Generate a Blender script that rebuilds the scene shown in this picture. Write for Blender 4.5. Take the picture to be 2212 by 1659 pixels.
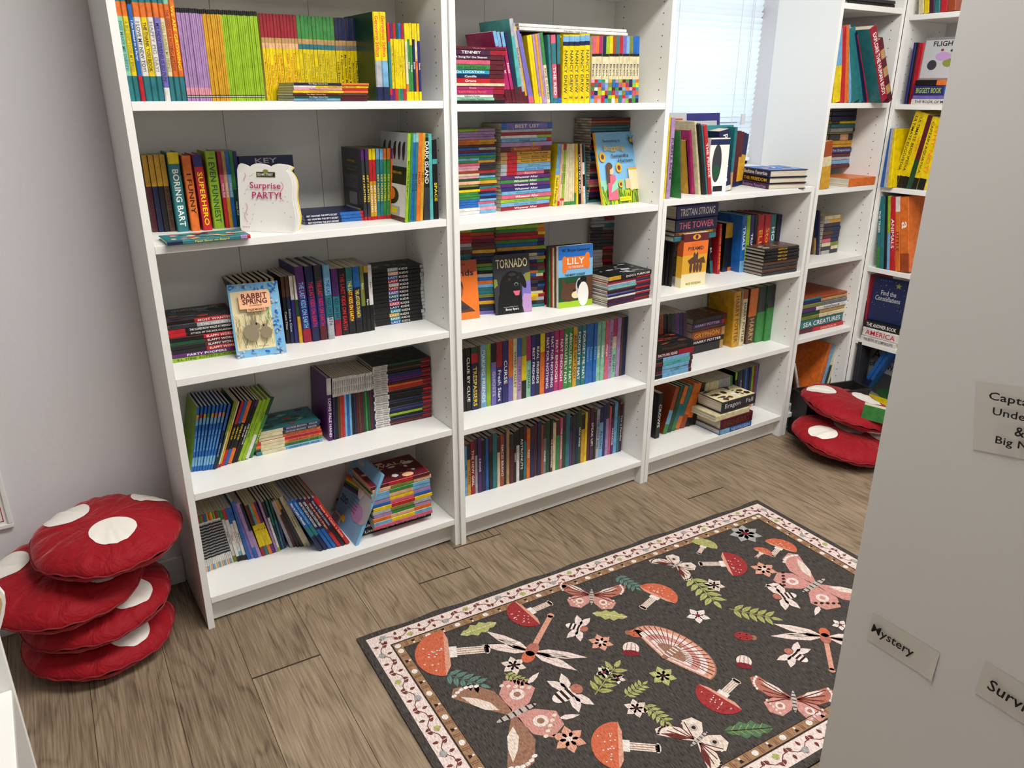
import bpy, bmesh, math, re, random
from mathutils import Matrix, Vector, noise
PI = math.pi
for o in list(bpy.data.objects): bpy.data.objects.remove(o)
SC = bpy.context.scene; COL = SC.collection
random.seed(5)
# ---------------- camera, light, exposure ----------------
def camera():
    yaw, pitch, roll = 0.5814, -0.3591, 0.0028
    f = Vector((math.sin(yaw)*math.cos(pitch), math.cos(yaw)*math.cos(pitch), math.sin(pitch)))
    r = Vector((math.cos(yaw), -math.sin(yaw), 0)); u = r.cross(f)
    r2 = math.cos(roll)*r + math.sin(roll)*u; u2 = -math.sin(roll)*r + math.cos(roll)*u
    cam = bpy.data.cameras.new('camera'); ob = bpy.data.objects.new('camera', cam); COL.objects.link(ob)
    m = Matrix((r2, u2, -f)).transposed().to_4x4(); m.translation = (-0.2677, -1.9345, 1.3919)
    ob.matrix_world = m; cam.sensor_fit = 'HORIZONTAL'; cam.sensor_width = 36; cam.lens = 1667.25*36/2212
    cam.clip_start = .02; SC.camera = ob
camera()
vs = SC.view_settings; vs.view_transform = 'Standard'; vs.look = 'None'; vs.gamma = 1; vs.use_curve_mapping = False
vs.exposure = 0.1
w = bpy.data.worlds.new('world'); SC.world = w; w.use_nodes = True
bgn = w.node_tree.nodes['Background']; bgn.inputs[0].default_value = (.75, .87, 1, 1); bgn.inputs[1].default_value = .4
def area(name, loc, rot, sx, sy, energy, col):
    l = bpy.data.lights.new(name, 'AREA'); l.shape = 'RECTANGLE'; l.size = sx; l.size_y = sy; l.energy = energy; l.color = col
    o = bpy.data.objects.new(name, l); COL.objects.link(o); o.location = loc; o.rotation_euler = rot
CEIL = 2.55
for i, (x, y, e) in enumerate(((.62, -1.1, 44), (1.95, -1.15, 32), (1.0, -3.0, 24))):
    area('ceiling_panel_light', (x, y, CEIL-.03), (0, 0, 0), 1.15, .55, e, (1, .975, .93))
area('window_daylight', (1.95, .75, 1.75), (-PI/2, 0, 0), 1.1, 1.2, 11, (.78, .9, 1))
# ---------------- materials ----------------
def lin(h):
    c = [int(h[i:i+2], 16)/255 for i in (0, 2, 4)]
    return tuple(x/12.92 if x <= .04045 else ((x+.055)/1.055)**2.4 for x in c) + (1,)
PAL = dict(black='141416', charcoal='33343a', grey='7d7d80', silver='b4b6ba', white='ece9e4', cream='e6d9ae', tan='c09a62', brown='5a3b2a', maroon='5c1a26', red='c8202c', crimson='a0182f',
 pink='e8a0b0', rose='d9627a', magenta='b8286a', purple='5c2570', plum='47203f', lilac='b590c0', violet='7a70c0', indigo='2c2a70', navy='18234c', blue='2068b8', sky='7ab4dc', cyan='28a0c0',
 turquoise='58b8b4', teal='2c7a80', mint='8cc8a8', green='3c8c44', forest='1c4c30', olive='808838', lime='9cc428', yellow='f2d408', gold='dca428', orange='e8762a', peach='f0b890', rust='a84a24')
PAL = {k: lin(v) for k, v in PAL.items()}
MATS = {}
def mat(name, col=None, rough=.5, spec=.5, fn=None, metal=0):
    if name in MATS: return MATS[name]
    m = bpy.data.materials.new(name); m.use_nodes = True; b = m.node_tree.nodes['Principled BSDF']
    if col: b.inputs['Base Color'].default_value = col if len(col) == 4 else (*col, 1)
    b.inputs['Roughness'].default_value = rough; b.inputs['Specular IOR Level'].default_value = spec; b.inputs['Metallic'].default_value = metal
    if fn: fn(m.node_tree, b)
    MATS[name] = m; return m
def nd(t, typ, **k):
    n = t.nodes.new(typ)
    for a, v in k.items():
        if a.startswith('i_'): n.inputs[int(a[2:])].default_value = v
        else: setattr(n, a, v)
    return n
def mth(t, op, a, b=None):
    n = nd(t, 'ShaderNodeMath', operation=op)
    for i, v in enumerate((a, b)):
        if v is None: continue
        if isinstance(v, (int, float)): n.inputs[i].default_value = v
        else: t.links.new(v, n.inputs[i])
    return n.outputs[0]
def attr_col(t, b):
    n = nd(t, 'ShaderNodeAttribute', attribute_name='Col'); t.links.new(n.outputs['Color'], b.inputs['Base Color'])
def cover_fn(t, b):      # printed covers: flat ink plus blotchy artwork and scuffs that differ from book to book
    n = nd(t, 'ShaderNodeAttribute', attribute_name='Col'); c = nd(t, 'ShaderNodeTexCoord'); oi = nd(t, 'ShaderNodeObjectInfo')
    vm = nd(t, 'ShaderNodeVectorMath', operation='ADD'); cb = nd(t, 'ShaderNodeCombineXYZ'); t.links.new(mth(t, 'MULTIPLY', oi.outputs['Random'], 9), cb.inputs[0]); t.links.new(c.outputs['Object'], vm.inputs[0]); t.links.new(cb.outputs[0], vm.inputs[1])
    a = nd(t, 'ShaderNodeTexNoise'); a.inputs['Scale'].default_value = 45; a.inputs['Detail'].default_value = 5; a.inputs['Roughness'].default_value = .62; t.links.new(vm.outputs[0], a.inputs['Vector'])
    r = nd(t, 'ShaderNodeValToRGB'); e = r.color_ramp.elements; e[0].position = .30; e[0].color = (.42, .42, .45, 1); e[1].position = .60; e[1].color = (.82, .82, .83, 1); t.links.new(a.outputs[0], r.inputs[0])
    m = nd(t, 'ShaderNodeMix', data_type='RGBA', blend_type='MULTIPLY'); m.inputs[0].default_value = .75; t.links.new(n.outputs['Color'], m.inputs[6]); t.links.new(r.outputs[0], m.inputs[7]); t.links.new(m.outputs[2], b.inputs['Base Color'])
def noise_bump(scale, dist, strength=.3):
    def f(t, b):
        c = nd(t, 'ShaderNodeTexCoord'); n = nd(t, 'ShaderNodeTexNoise'); n.inputs['Scale'].default_value = scale
        t.links.new(c.outputs['Object'], n.inputs['Vector']); u = nd(t, 'ShaderNodeBump'); u.inputs['Strength'].default_value = strength; u.inputs['Distance'].default_value = dist
        t.links.new(n.outputs[0], u.inputs['Height']); t.links.new(u.outputs[0], b.inputs['Normal'])
    return f
def pages_fn(t, b):
    c = nd(t, 'ShaderNodeTexCoord'); mp = nd(t, 'ShaderNodeMapping'); mp.inputs['Scale'].default_value = (900, 3, 3)
    n = nd(t, 'ShaderNodeTexNoise'); n.inputs['Scale'].default_value = 1
    t.links.new(c.outputs['Object'], mp.inputs[0]); t.links.new(mp.outputs[0], n.inputs['Vector'])
    r = nd(t, 'ShaderNodeValToRGB'); r.color_ramp.elements[0].color = (.36, .31, .22, 1); r.color_ramp.elements[1].color = (.72, .66, .54, 1)
    r.color_ramp.elements[0].position = .3; r.color_ramp.elements[1].position = .65
    t.links.new(n.outputs[0], r.inputs[0]); t.links.new(r.outputs[0], b.inputs['Base Color'])
PRINT = mat('printed_cover', rough=.38, spec=.45, fn=attr_col)
COVER = mat('book_cover', rough=.36, spec=.45, fn=cover_fn)
PAGES = mat('page_edges', rough=.9, spec=.1, fn=pages_fn)
WHITE = mat('white_laminate', (.80, .80, .775), .38, .4, noise_bump(300, .0002, .08))
WHITE_IN = mat('white_backing', (.74, .74, .72), .6, .2)
HOLE = mat('peg_hole_dark', (.02, .018, .015), .9)
WALL = mat('painted_wall', (.70, .69, .71), .75, .2, noise_bump(90, .0015, .25))
BLACKP = mat('black_plastic', (.012, .012, .013), .5)
def INK(c):
    return mat('ink_'+c, PAL[c], .45, .4)
def floor_fn(t, b):
    c = nd(t, 'ShaderNodeTexCoord'); mp = nd(t, 'ShaderNodeMapping'); mp.inputs['Location'].default_value = (.122, 0, 0); mp.inputs['Rotation'].default_value = (0, 0, .042)
    t.links.new(c.outputs['Object'], mp.inputs[0]); s = nd(t, 'ShaderNodeSeparateXYZ'); t.links.new(mp.outputs[0], s.inputs[0])
    W = .178; x = mth(t, 'DIVIDE', s.outputs[0], W); ix = mth(t, 'FLOOR', x); fx = mth(t, 'FRACT', x)
    rnd = nd(t, 'ShaderNodeTexWhiteNoise', noise_dimensions='1D'); t.links.new(ix, rnd.inputs['W'])
    y = mth(t, 'ADD', mth(t, 'DIVIDE', s.outputs[1], 3.1), mth(t, 'MULTIPLY', rnd.outputs[0], 7.3)); iy = mth(t, 'FLOOR', y); fy = mth(t, 'FRACT', y)
    idn = mth(t, 'ADD', mth(t, 'MULTIPLY', ix, 13.7), mth(t, 'MULTIPLY', iy, 5.1)); r2 = nd(t, 'ShaderNodeTexWhiteNoise', noise_dimensions='1D'); t.links.new(idn, r2.inputs['W'])
    ex = mth(t, 'MINIMUM', fx, mth(t, 'SUBTRACT', 1, fx)); ey = mth(t, 'MINIMUM', fy, mth(t, 'SUBTRACT', 1, fy))
    seam = mth(t, 'MAXIMUM', mth(t, 'LESS_THAN', ex, .0045), mth(t, 'LESS_THAN', ey, .0009))
    cb = nd(t, 'ShaderNodeCombineXYZ'); t.links.new(mth(t, 'ADD', mth(t, 'MULTIPLY', fx, W), mth(t, 'MULTIPLY', idn, 3.17)), cb.inputs[0]); t.links.new(mth(t, 'MULTIPLY', s.outputs[1], .16), cb.inputs[1]); t.links.new(idn, cb.inputs[2])
    big = nd(t, 'ShaderNodeTexNoise'); big.inputs['Scale'].default_value = 9; big.inputs['Detail'].default_value = 2; t.links.new(cb.outputs[0], big.inputs['Vector'])
    rings = mth(t, 'SINE', mth(t, 'MULTIPLY', big.outputs[0], 60)); rings = mth(t, 'POWER', mth(t, 'ADD', mth(t, 'MULTIPLY', rings, .5), .5), 5)
    cb2 = nd(t, 'ShaderNodeCombineXYZ'); t.links.new(mth(t, 'MULTIPLY', s.outputs[0], 300), cb2.inputs[0]); t.links.new(mth(t, 'MULTIPLY', s.outputs[1], 10), cb2.inputs[1]); t.links.new(idn, cb2.inputs[2])
    fine = nd(t, 'ShaderNodeTexNoise'); fine.inputs['Scale'].default_value = 1; fine.inputs['Detail'].default_value = 4; t.links.new(cb2.outputs[0], fine.inputs['Vector'])
    mid = nd(t, 'ShaderNodeTexNoise'); mid.inputs['Scale'].default_value = 5; t.links.new(mp.outputs[0], mid.inputs['Vector'])
    v = mth(t, 'ADD', mth(t, 'MULTIPLY', fine.outputs[0], .75), mth(t, 'MULTIPLY', r2.outputs[0], .12)); v = mth(t, 'SUBTRACT', v, mth(t, 'MULTIPLY', rings, .12)); v = mth(t, 'ADD', v, mth(t, 'MULTIPLY', mid.outputs[0], .25))
    cr = nd(t, 'ShaderNodeValToRGB'); e = cr.color_ramp.elements; e[0].position = .22; e[0].color = lin('4a3d30'); e[1].position = .82; e[1].color = lin('a3917a')
    k = e.new(.5); k.color = lin('7f6e5a'); t.links.new(v, cr.inputs[0])
    mx = nd(t, 'ShaderNodeMix', data_type='RGBA'); t.links.new(seam, mx.inputs[0]); t.links.new(cr.outputs[0], mx.inputs[6]); mx.inputs[7].default_value = lin('3a2c20')
    t.links.new(mx.outputs[2], b.inputs['Base Color'])
    u = nd(t, 'ShaderNodeBump'); u.inputs['Strength'].default_value = .25; u.inputs['Distance'].default_value = .001; t.links.new(mth(t, 'SUBTRACT', v, seam), u.inputs['Height']); t.links.new(u.outputs[0], b.inputs['Normal'])
FLOOR = mat('vinyl_plank_floor', rough=.45, spec=.35, fn=floor_fn)
# ---------------- mesh helpers ----------------
class MB:
    def __init__(s): s.v = []; s.f = []; s.c = []; s.m = []
    def add(s, vs_, fs, col=(1, 1, 1, 1), mi=0, M=None):
        o = len(s.v); s.v += [tuple(M @ Vector(p)) if M else tuple(p) for p in vs_]
        for i, f in enumerate(fs):
            s.f.append([o+k for k in f]); s.c.append(col[i] if isinstance(col, list) else col); s.m.append(mi)
        return s
    def box(s, a, b, col=(1, 1, 1, 1), mi=0, M=None):
        x0, y0, z0 = a; x1, y1, z1 = b
        return s.add([(x0,y0,z0),(x1,y0,z0),(x1,y1,z0),(x0,y1,z0),(x0,y0,z1),(x1,y0,z1),(x1,y1,z1),(x0,y1,z1)],
            [(0,3,2,1),(4,5,6,7),(0,1,5,4),(1,2,6,5),(2,3,7,6),(3,0,4,7)], col, mi, M)
    def poly(s, pts, z, col, M=None, mi=0):      # flat polygon in xy
        return s.add([(x, y, z) for x, y in pts], [tuple(range(len(pts)))], col, mi, M)
    def mesh(s, name, mats, smooth=False):
        me = bpy.data.meshes.new(name); me.from_pydata(s.v, [], s.f)
        a = me.color_attributes.new('Col', 'FLOAT_COLOR', 'CORNER'); buf = []
        for p, c in zip(s.f, s.c): buf += list(c)*len(p)
        a.data.foreach_set('color', buf)
        for m in mats: me.materials.append(m)
        me.polygons.foreach_set('material_index', s.m)
        if smooth: me.polygons.foreach_set('use_smooth', [True]*len(s.f))
        me.update(); return me
def link(name, me, parent=None, M=None, bevel=0):
    o = bpy.data.objects.new(name, me); COL.objects.link(o)
    if parent is not None: o.parent = parent
    if M is not None: o.matrix_local = M
    if bevel:
        b = o.modifiers.new('bevel', 'BEVEL'); b.width = bevel; b.segments = 2; b.limit_method = 'ANGLE'
    return o
def empty(name, M=None):
    o = bpy.data.objects.new(name, None); COL.objects.link(o); o.empty_display_size = .05
    if M is not None: o.matrix_world = M
    return o
def tag(o, label=None, cat=None, group=None, kind=None):
    if label: o['label'] = label
    if cat: o['category'] = cat
    if group: o['group'] = group
    if kind: o['kind'] = kind
    return o
T = Matrix.Translation
def RX(a): return Matrix.Rotation(a, 4, 'X')
def RY(a): return Matrix.Rotation(a, 4, 'Y')
def RZ(a): return Matrix.Rotation(a, 4, 'Z')
# ---------------- room ----------------
def struct(name, mb, m, smooth=False, bevel=0):
    o = link(name, mb.mesh(name, [m], smooth), bevel=bevel); o['kind'] = 'structure'; return o
X0, X1, Y0, Y1 = -2.2, 3.13, -4.6, .283
struct('floor', MB().box((X0-.1, Y0-.1, -.1), (X1+.1, Y1+.3, 0)), FLOOR)
struct('ceiling', MB().box((X0-.1, Y0-.1, CEIL), (X1+.1, Y1+.3, CEIL+.1)), mat('ceiling_paint', (.8, .8, .79), .9))
WX0, WX1, WZ0, WZ1 = 1.45, 2.445, 1.10, 2.3
bw = MB(); bw.box((X0-.1, Y1, 0), (WX0, Y1+.14, CEIL)); bw.box((WX1, Y1, 0), (X1+.1, Y1+.14, CEIL)); bw.box((WX0, Y1, 0), (WX1, Y1+.14, WZ0)); bw.box((WX0, Y1, WZ1), (WX1, Y1+.14, CEIL))
struct('wall_back', bw, WALL)
struct('wall_right', MB().box((X1, Y0-.1, 0), (X1+.1, Y1, CEIL)), WALL)
struct('wall_left', MB().box((X0-.1, Y0-.1, 0), (X0, Y1, CEIL)), WALL)
struct('wall_front', MB().box((X0, Y0-.1, 0), (X1, Y0, CEIL)), WALL)
bb = struct('baseboard_back', MB().box((X0, Y1-.012, 0), (-.003, Y1, .09)), mat('baseboard_paint', (.72, .72, .73), .5), bevel=.003)
# window: frame, pane, sill
wf = MB()
for a, b_ in (((WX0, Y1+.09, WZ0), (WX0+.04, Y1+.13, WZ1)), ((WX1-.04, Y1+.09, WZ0), (WX1, Y1+.13, WZ1)), ((WX0, Y1+.09, WZ0), (WX1, Y1+.13, WZ0+.04)), ((WX0, Y1+.09, WZ1-.04), (WX1, Y1+.13, WZ1)), ((WX0, Y1+.09, 1.68), (WX1, Y1+.13, 1.72))): wf.box(a, b_)
win = struct('window_1', wf, WHITE)
gm = bpy.data.materials.new('window_glass'); gm.use_nodes = True; g = gm.node_tree.nodes['Principled BSDF']; g.inputs['Transmission Weight'].default_value = 1; g.inputs['Roughness'].default_value = 0; g.inputs['IOR'].default_value = 1.02
link('window_pane', MB().box((WX0+.04, Y1+.105, WZ0+.04), (WX1-.04, Y1+.109, WZ1-.04)).mesh('window_pane', [gm]), win)
link('window_sill', MB().box((WX0+.001, Y1-.015, WZ0), (WX1-.001, Y1+.088, WZ0+.018)).mesh('window_sill', [WHITE]), win, bevel=.003)
# blind
def slat_fn(t, b):
    b.inputs['Subsurface Weight'].default_value = 0
    out = t.nodes['Material Output']; tr = nd(t, 'ShaderNodeBsdfTranslucent'); tr.inputs[0].default_value = (.85, .93, 1, 1); mx = nd(t, 'ShaderNodeMixShader'); mx.inputs[0].default_value = .5
    t.links.new(b.outputs[0], mx.inputs[1]); t.links.new(tr.outputs[0], mx.inputs[2]); t.links.new(mx.outputs[0], out.inputs[0])
SLAT = mat('blind_vinyl', (.85, .87, .88), .45, .4, slat_fn)
def blind():
    r = empty('window_blind', T((0, 0, 0))); tag(r, 'white mini blind covering the window above the low bookcase', 'window blind')
    x0, x1, y = 1.47, 2.392, Y1+.045
    m = MB(); n = 8; prof = []
    for i in range(n+1):
        s = (i/n-.5)*.0256; bow = .0028*(1-(2*i/n-1)**2); a = 1.05
        prof.append((-s*math.cos(a)-bow*math.sin(a), s*math.sin(a)-bow*math.cos(a)))
    v = []; seg = [x0, x0+.004]+[x0+(x1-x0)*k/6 for k in range(1, 6)]+[x1-.004, x1]
    for x in seg: v += [(x, p[0]*(.8 if x in (x0, x1) else 1), p[1]*(.8 if x in (x0, x1) else 1)) for p in prof]
    f = [(k*(n+1)+i, (k+1)*(n+1)+i, (k+1)*(n+1)+i+1, k*(n+1)+i+1) for k in range(len(seg)-1) for i in range(n)]
    m.add(v, f); me = m.mesh('slat', [SLAT], True)
    z = 1.17; k = 0
    while z < 2.23:
        o = link('slat', me, r, T((0, y, z)) @ RX(random.uniform(-.04, .04)+(.25 if k in (5, 6) else 0))); z += .0214; k += 1
    link('bottom_rail', MB().box((x0, y-.013, 1.136), (x1, y+.012, 1.150)).mesh('bottom_rail', [SLAT]), r, bevel=.003)
    link('head_rail', MB().box((x0, y-.018, 2.235), (x1, y+.018, 2.27)).mesh('head_rail', [SLAT]), r, bevel=.003)
    for x, d in ((1.62, 0), (1.93, 0), (2.26, 0)):
        link('ladder_cord', MB().box((x-.0008, y-.0155, 1.15), (x+.0008, y-.0142, 2.235)).mesh('ladder_cord', [mat('cord', (.6, .62, .63), .8)]), r)
    link('lift_cord', MB().box((2.315, y-.018, 1.38), (2.317, y-.0165, 2.235)).box((2.325, y-.018, 1.30), (2.327, y-.0165, 2.235)).box((2.311, y-.021, 1.28), (2.331, y-.0135, 1.32)).mesh('lift_cord', [mat('cord')]), r)
blind()
# ---------------- bookcases ----------------
def bookcase(origin, yaw, W, H, shelves, label, tilt_mark=False):
    D, t, th = .28, .0173, .0194
    r = empty('bookcase', T((*origin, 0)) @ RZ(yaw)); tag(r, label, 'bookcase', 'white bookcases')
    def side(x0, x1, inner):
        m = MB()
        m.add([(x0, 0, 0), (x0, D-.04, 0), (x0, D-.012, .06), (x0, D, .09), (x0, D, H), (x0, 0, H), (x1, 0, 0), (x1, D-.04, 0), (x1, D-.012, .06), (x1, D, .09), (x1, D, H), (x1, 0, H)] if 0 else
              [(x0, 0, 0), (x0, D, 0), (x0, D, H), (x0, 0, H), (x1, 0, 0), (x1, D, 0), (x1, D, H), (x1, 0, H)],
              [(0, 1, 2, 3)[::-1], (4, 5, 6, 7), (0, 4, 7, 3)[::-1] if 0 else (0, 4, 7, 3), (1, 2, 6, 5), (3, 7, 6, 2), (0, 1, 5, 4)])
        xi = x1 if inner > 0 else x0
        z = .19
        while z < H-.1:
            if all(abs(z-s+.009) > .016 for s in shelves):
                for y in (.037, .225):
                    q = [(xi+inner*.0003, y+.0022*math.cos(a), z+.0022*math.sin(a)) for a in [k*PI/4 for k in range(8)]]
                    m.add(q, [tuple(range(8)) if inner > 0 else tuple(range(7, -1, -1))], mi=1)
            z += .032
        o = link('side_panel', m.mesh('side_panel', [WHITE, HOLE]), r)
    side(0, t, 1); side(W-t, W, -1)
    link('top_panel', MB().box((t, 0, H-th), (W-t, D-.006, H)).mesh('top_panel', [WHITE]), r, bevel=.0008)
    for z in shelves:
        fixed = z < .12
        link('shelf', MB().box((t+.0006, .001 if not fixed else 0, z-th), (W-t-.0006, D-.012, z)).mesh('shelf', [WHITE]), r, bevel=.0009)
    bk = MB(); n = 3 if W > .6 else 1
    for k in range(n):
        a = t+(W-2*t)*k/n; b = t+(W-2*t)*(k+1)/n; bk.box((a+.0006, D-.009, .05), (b-.0006, D-.005, H-.01))
    bk.box((t, D-.0045, .05), (W-t, D-.003, H-.01), mi=1)
    link('back_panel', bk.mesh('back_panel', [WHITE_IN, HOLE]), r)
    link('kick_board', MB().box((t, .032, .006), (W-t, .048, .08)).mesh('kick_board', [WHITE]), r)
    return r
FR = {1: (0, 0, 0), 2: (.801, -.009, 0), 3: (1.6035, -.009, 0), 4: (2.413, -.009, 0), 5: (2.8155, -.0105, -PI/2)}
def FM(k): x, y, a = FR[k]; return T((x, y, 0)) @ RZ(a)
bookcase(FR[1][:2], 0, .8, 2.02, [.098, .417, .734, 1.062, 1.375, 1.70], 'tall white bookcase at left end beside the red cushion pile')
bookcase(FR[2][:2], 0, .8, 2.02, [.097, .4095, .7245, 1.047, 1.367, 1.70], 'tall white bookcase between the left one and the window')
bookcase(FR[3][:2], 0, .8, 1.0595, [.097, .411, .727], 'low white bookcase under the window with books standing on top')
bookcase(FR[4][:2], 0, .4, 2.02, [.097, .431, .751, 1.044, 1.364, 1.705], 'narrow tall white bookcase in the corner right of the window')
bookcase(FR[5][:2], FR[5][2], .8, 2.02, [.097, .378, .702, 1.037, 1.359, 1.682], 'tall white bookcase on the right wall facing left')
bookcase((.632, -1.443-.0), 0, .01, .01, [], 'x') if 0 else None
fg = bookcase((.632+.8, -1.4345), PI, .8, 2.02, [.097, .41, .73, 1.05, 1.37, 1.69], 'large white bookcase end panel close up at right with taped paper labels')
fg['group'] = 'bookcases'
# ---------------- lettering ----------------
TX = {}
def text_mesh(s):
    if s in TX: return TX[s]
    c = bpy.data.curves.new('t', 'FONT'); c.body = s; c.size = 1; c.resolution_u = 2; c.align_x = 'CENTER'; c.align_y = 'CENTER'; c.space_character = 1.02; c.offset = .012
    o = bpy.data.objects.new('t', c); COL.objects.link(o); bpy.context.view_layer.update()
    me = bpy.data.meshes.new_from_object(o.evaluated_get(bpy.context.evaluated_depsgraph_get())); bpy.data.objects.remove(o); bpy.data.curves.remove(c)
    me.name = 'lettering'; me.materials.clear(); me.materials.append(INK('black'))
    xs = [v.co.x for v in me.vertices] or [0, 1]; ys = [v.co.y for v in me.vertices] or [0, 1]
    cx, cy = (min(xs)+max(xs))/2, (min(ys)+max(ys))/2
    for v in me.vertices: v.co.x -= cx; v.co.y -= cy
    TX[s] = (me, max(xs)-min(xs), max(ys)-min(ys)); return TX[s]
def lettering(s, parent, M, L, Hh, col, name='title', stretch=1.6):
    me, w_, h_ = text_mesh(s)
    sx = L/w_; sy = Hh/h_
    if sx > sy*stretch: sx = sy*stretch
    if sy > sx*2.2: sy = sx*2.2
    o = link(name, me, parent, M @ Matrix.Diagonal((sx, sy, 1, 1)))
    if col != 'black': o.material_slots[0].link = 'OBJECT'; o.material_slots[0].material = INK(col)
    return o
# ---------------- books ----------------
def bands(spec):
    p = [(a, float(b or 100)) for a, b in re.findall(r'([a-z]+)(\d*)', spec)]; tot = sum(b for _, b in p); return [(a, b/tot) for a, b in p]
def book_parts(w, h, d, spec, hard, left='', right=''):
    bd = bands(spec); main = max(bd, key=lambda x: x[1])[0]; cm = PAL[main]; c = MB()
    t = min(.0025 if hard else .0006, w*.2); ch = min(w*.22, .0025 if hard else .0009)
    O = [(0, ch), (ch, 0), (w-ch, 0), (w, ch), (w, d), (w-t, d), (w-t, t+ch), (t, t+ch), (t, d), (0, d)]
    zs = [0]
    for _, b in bd: zs.append(zs[-1]+b*h)
    for k, (nm, b) in enumerate(bd):
        c.add([(x, y, z) for z in (zs[k], zs[k+1]) for x, y in O[:4]], [(0, 1, 5, 4), (1, 2, 6, 5), (2, 3, 7, 6)], PAL[nm])
    lc = PAL[left] if left else cm; rc = PAL[right] if right else cm
    n = len(O); v = [(x, y, 0) for x, y in O]+[(x, y, h) for x, y in O]
    for i in range(3, n): j = (i+1) % n; c.add([v[i], v[j], v[n+j], v[n+i]], [(0, 1, 2, 3)], rc if i == 3 else lc)
    c.add(v, [(0, 9, 8, 7), (0, 7, 6, 3), (0, 3, 2, 1), (3, 6, 5, 4), (10, 17, 18, 19), (10, 13, 16, 17), (10, 11, 12, 13), (13, 14, 15, 16)], cm)
    o = .003 if hard else .0004; p = MB(); p.box((t, t+ch, o), (w-t, d-(o if hard else .0002), h-o))
    return c, p
NB = {}
ORD = 'first second third fourth fifth sixth seventh eighth ninth tenth eleventh twelfth thirteenth fourteenth fifteenth sixteenth seventeenth eighteenth nineteenth'.split()
def ordn(i):
    if i < 19: return ORD[i]
    tn = ['twent', 'thirt', 'fort', 'fift'][(i+1)//10-2]; u = (i+1) % 10
    return tn+'ieth' if u == 0 else tn+'y-'+ORD[u-1]
LABS = {}
def colour_words(spec):
    a = {}
    for n, b in bands(spec): a[n] = a.get(n, 0)+b
    s = sorted(a.items(), key=lambda x: -x[1]); return s[0][0]+('-and-'+s[1][0] if len(s) > 1 and s[1][1] > .22 else '')
def book_label(spec, i, n, where, stack):
    c = colour_words(spec)
    if n == 1: l = c+' book, '+where
    else:
        if stack: pos = 'top one' if i == n-1 else 'bottom one' if i == 0 else (ordn(i)+' from bottom' if i < n/2 else ordn(n-1-i)+' from top')
        else: pos = 'leftmost' if i == 0 else 'rightmost' if i == n-1 else (ordn(i)+' from left' if i < n/2 else ordn(n-1-i)+' from right')
        l = c+' book, '+pos+' in '+where
    if len(l.split()) > 16: l = ' '.join(l.split()[:16])
    return l
STUFF = MB(); NSTUFF = 0
def make_book(M, w, h, d, spec, title, tcol, kind, label, group, stack=False, stuff=False, left='', tb=False):
    hard = kind in ('hardback_book', 'picture_book') and w > .006
    c, p = book_parts(w, h, d, spec, hard, left=left)
    if stuff:
        for mb, mi in ((c, 0), (p, 1)):
            STUFF.add(mb.v, mb.f, mb.c, mi, M)
        return
    tl = title and title != 'x' and w > .0035
    if kind == 'thin_reader_book' or w < .0032:
        c.add(p.v, p.f, p.c, 1); r = link(kind, c.mesh(kind, [COVER, PAGES]), None, M)
    else:
        r = empty(kind, M); link('cover', c.mesh('cover', [COVER]), r); link('page_block', p.mesh('page_block', [PAGES]), r)
    if tl:
        bd = bands(spec); z0 = z1 = 0; best = None; acc = 0
        for nm, b in bd:
            if best is None or b > best[0]: best = (b, acc, acc+b)
            acc += b
        a, b = best[1], best[2]
        if best[0] < .5: a, b = max(0, .5-.36), .86
        if tb: a, b = 1-bd[-1][1], 1
        m = (b-a)*.08; a += m; b -= m
        TM = Matrix(((0, 1, 0, w/2), (0, 0, -1, -.00025), (-1, 0, 0, h*(a+b)/2), (0, 0, 0, 1)))
        lettering(title, r, TM, h*(b-a), w*.55, tcol or 'white')
    tag(r, label, 'book', group); return r
def parse(b):
    q = b.split(';'); o = {'h': 1}
    for e in q[4:]:
        if e[0] == '<': o['<'] = e[1:]
        else: o[e[0]] = float(e[1:])
    return float(q[0]), q[1], q[2] if len(q) > 2 else '', q[3] if len(q) > 3 else '', o
def vrow(fr, n, kind, where, books, stuff):
    u0, v0, u1, v1, z, h0, h1, l0, l1, dep = n; B = [parse(b) for b in books]; tot = sum(b[0] for b in B); acc = 0
    for i, (wt, spec, ti, tc, o) in enumerate(B):
        f = (acc+wt/2)/tot; l = l0+(l1-l0)*f; step = (u1-u0)*wt/tot; h = (h0+(h1-h0)*f)*o['h']; v = v0+(v1-v0)*f
        if 'x' != ti: h *= 1+.0*i
        x = u0+(u1-u0)*acc/tot; acc += wt; w = step*math.cos(l)*.965
        jit = random.uniform(-.0015, .0015); d = min(dep, .262-v)
        M = FM(fr) @ T((x+step*.017, v+jit, z+.0003+max(0, w*math.sin(l)))) @ RY(l)
        make_book(M, w, h*random.uniform(.993, 1.0), d, spec, ti, tc, kind, book_label(spec, i, len(B), where, False), where, stuff=stuff, left=o.get('<', ''), tb='T' in o)
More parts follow.
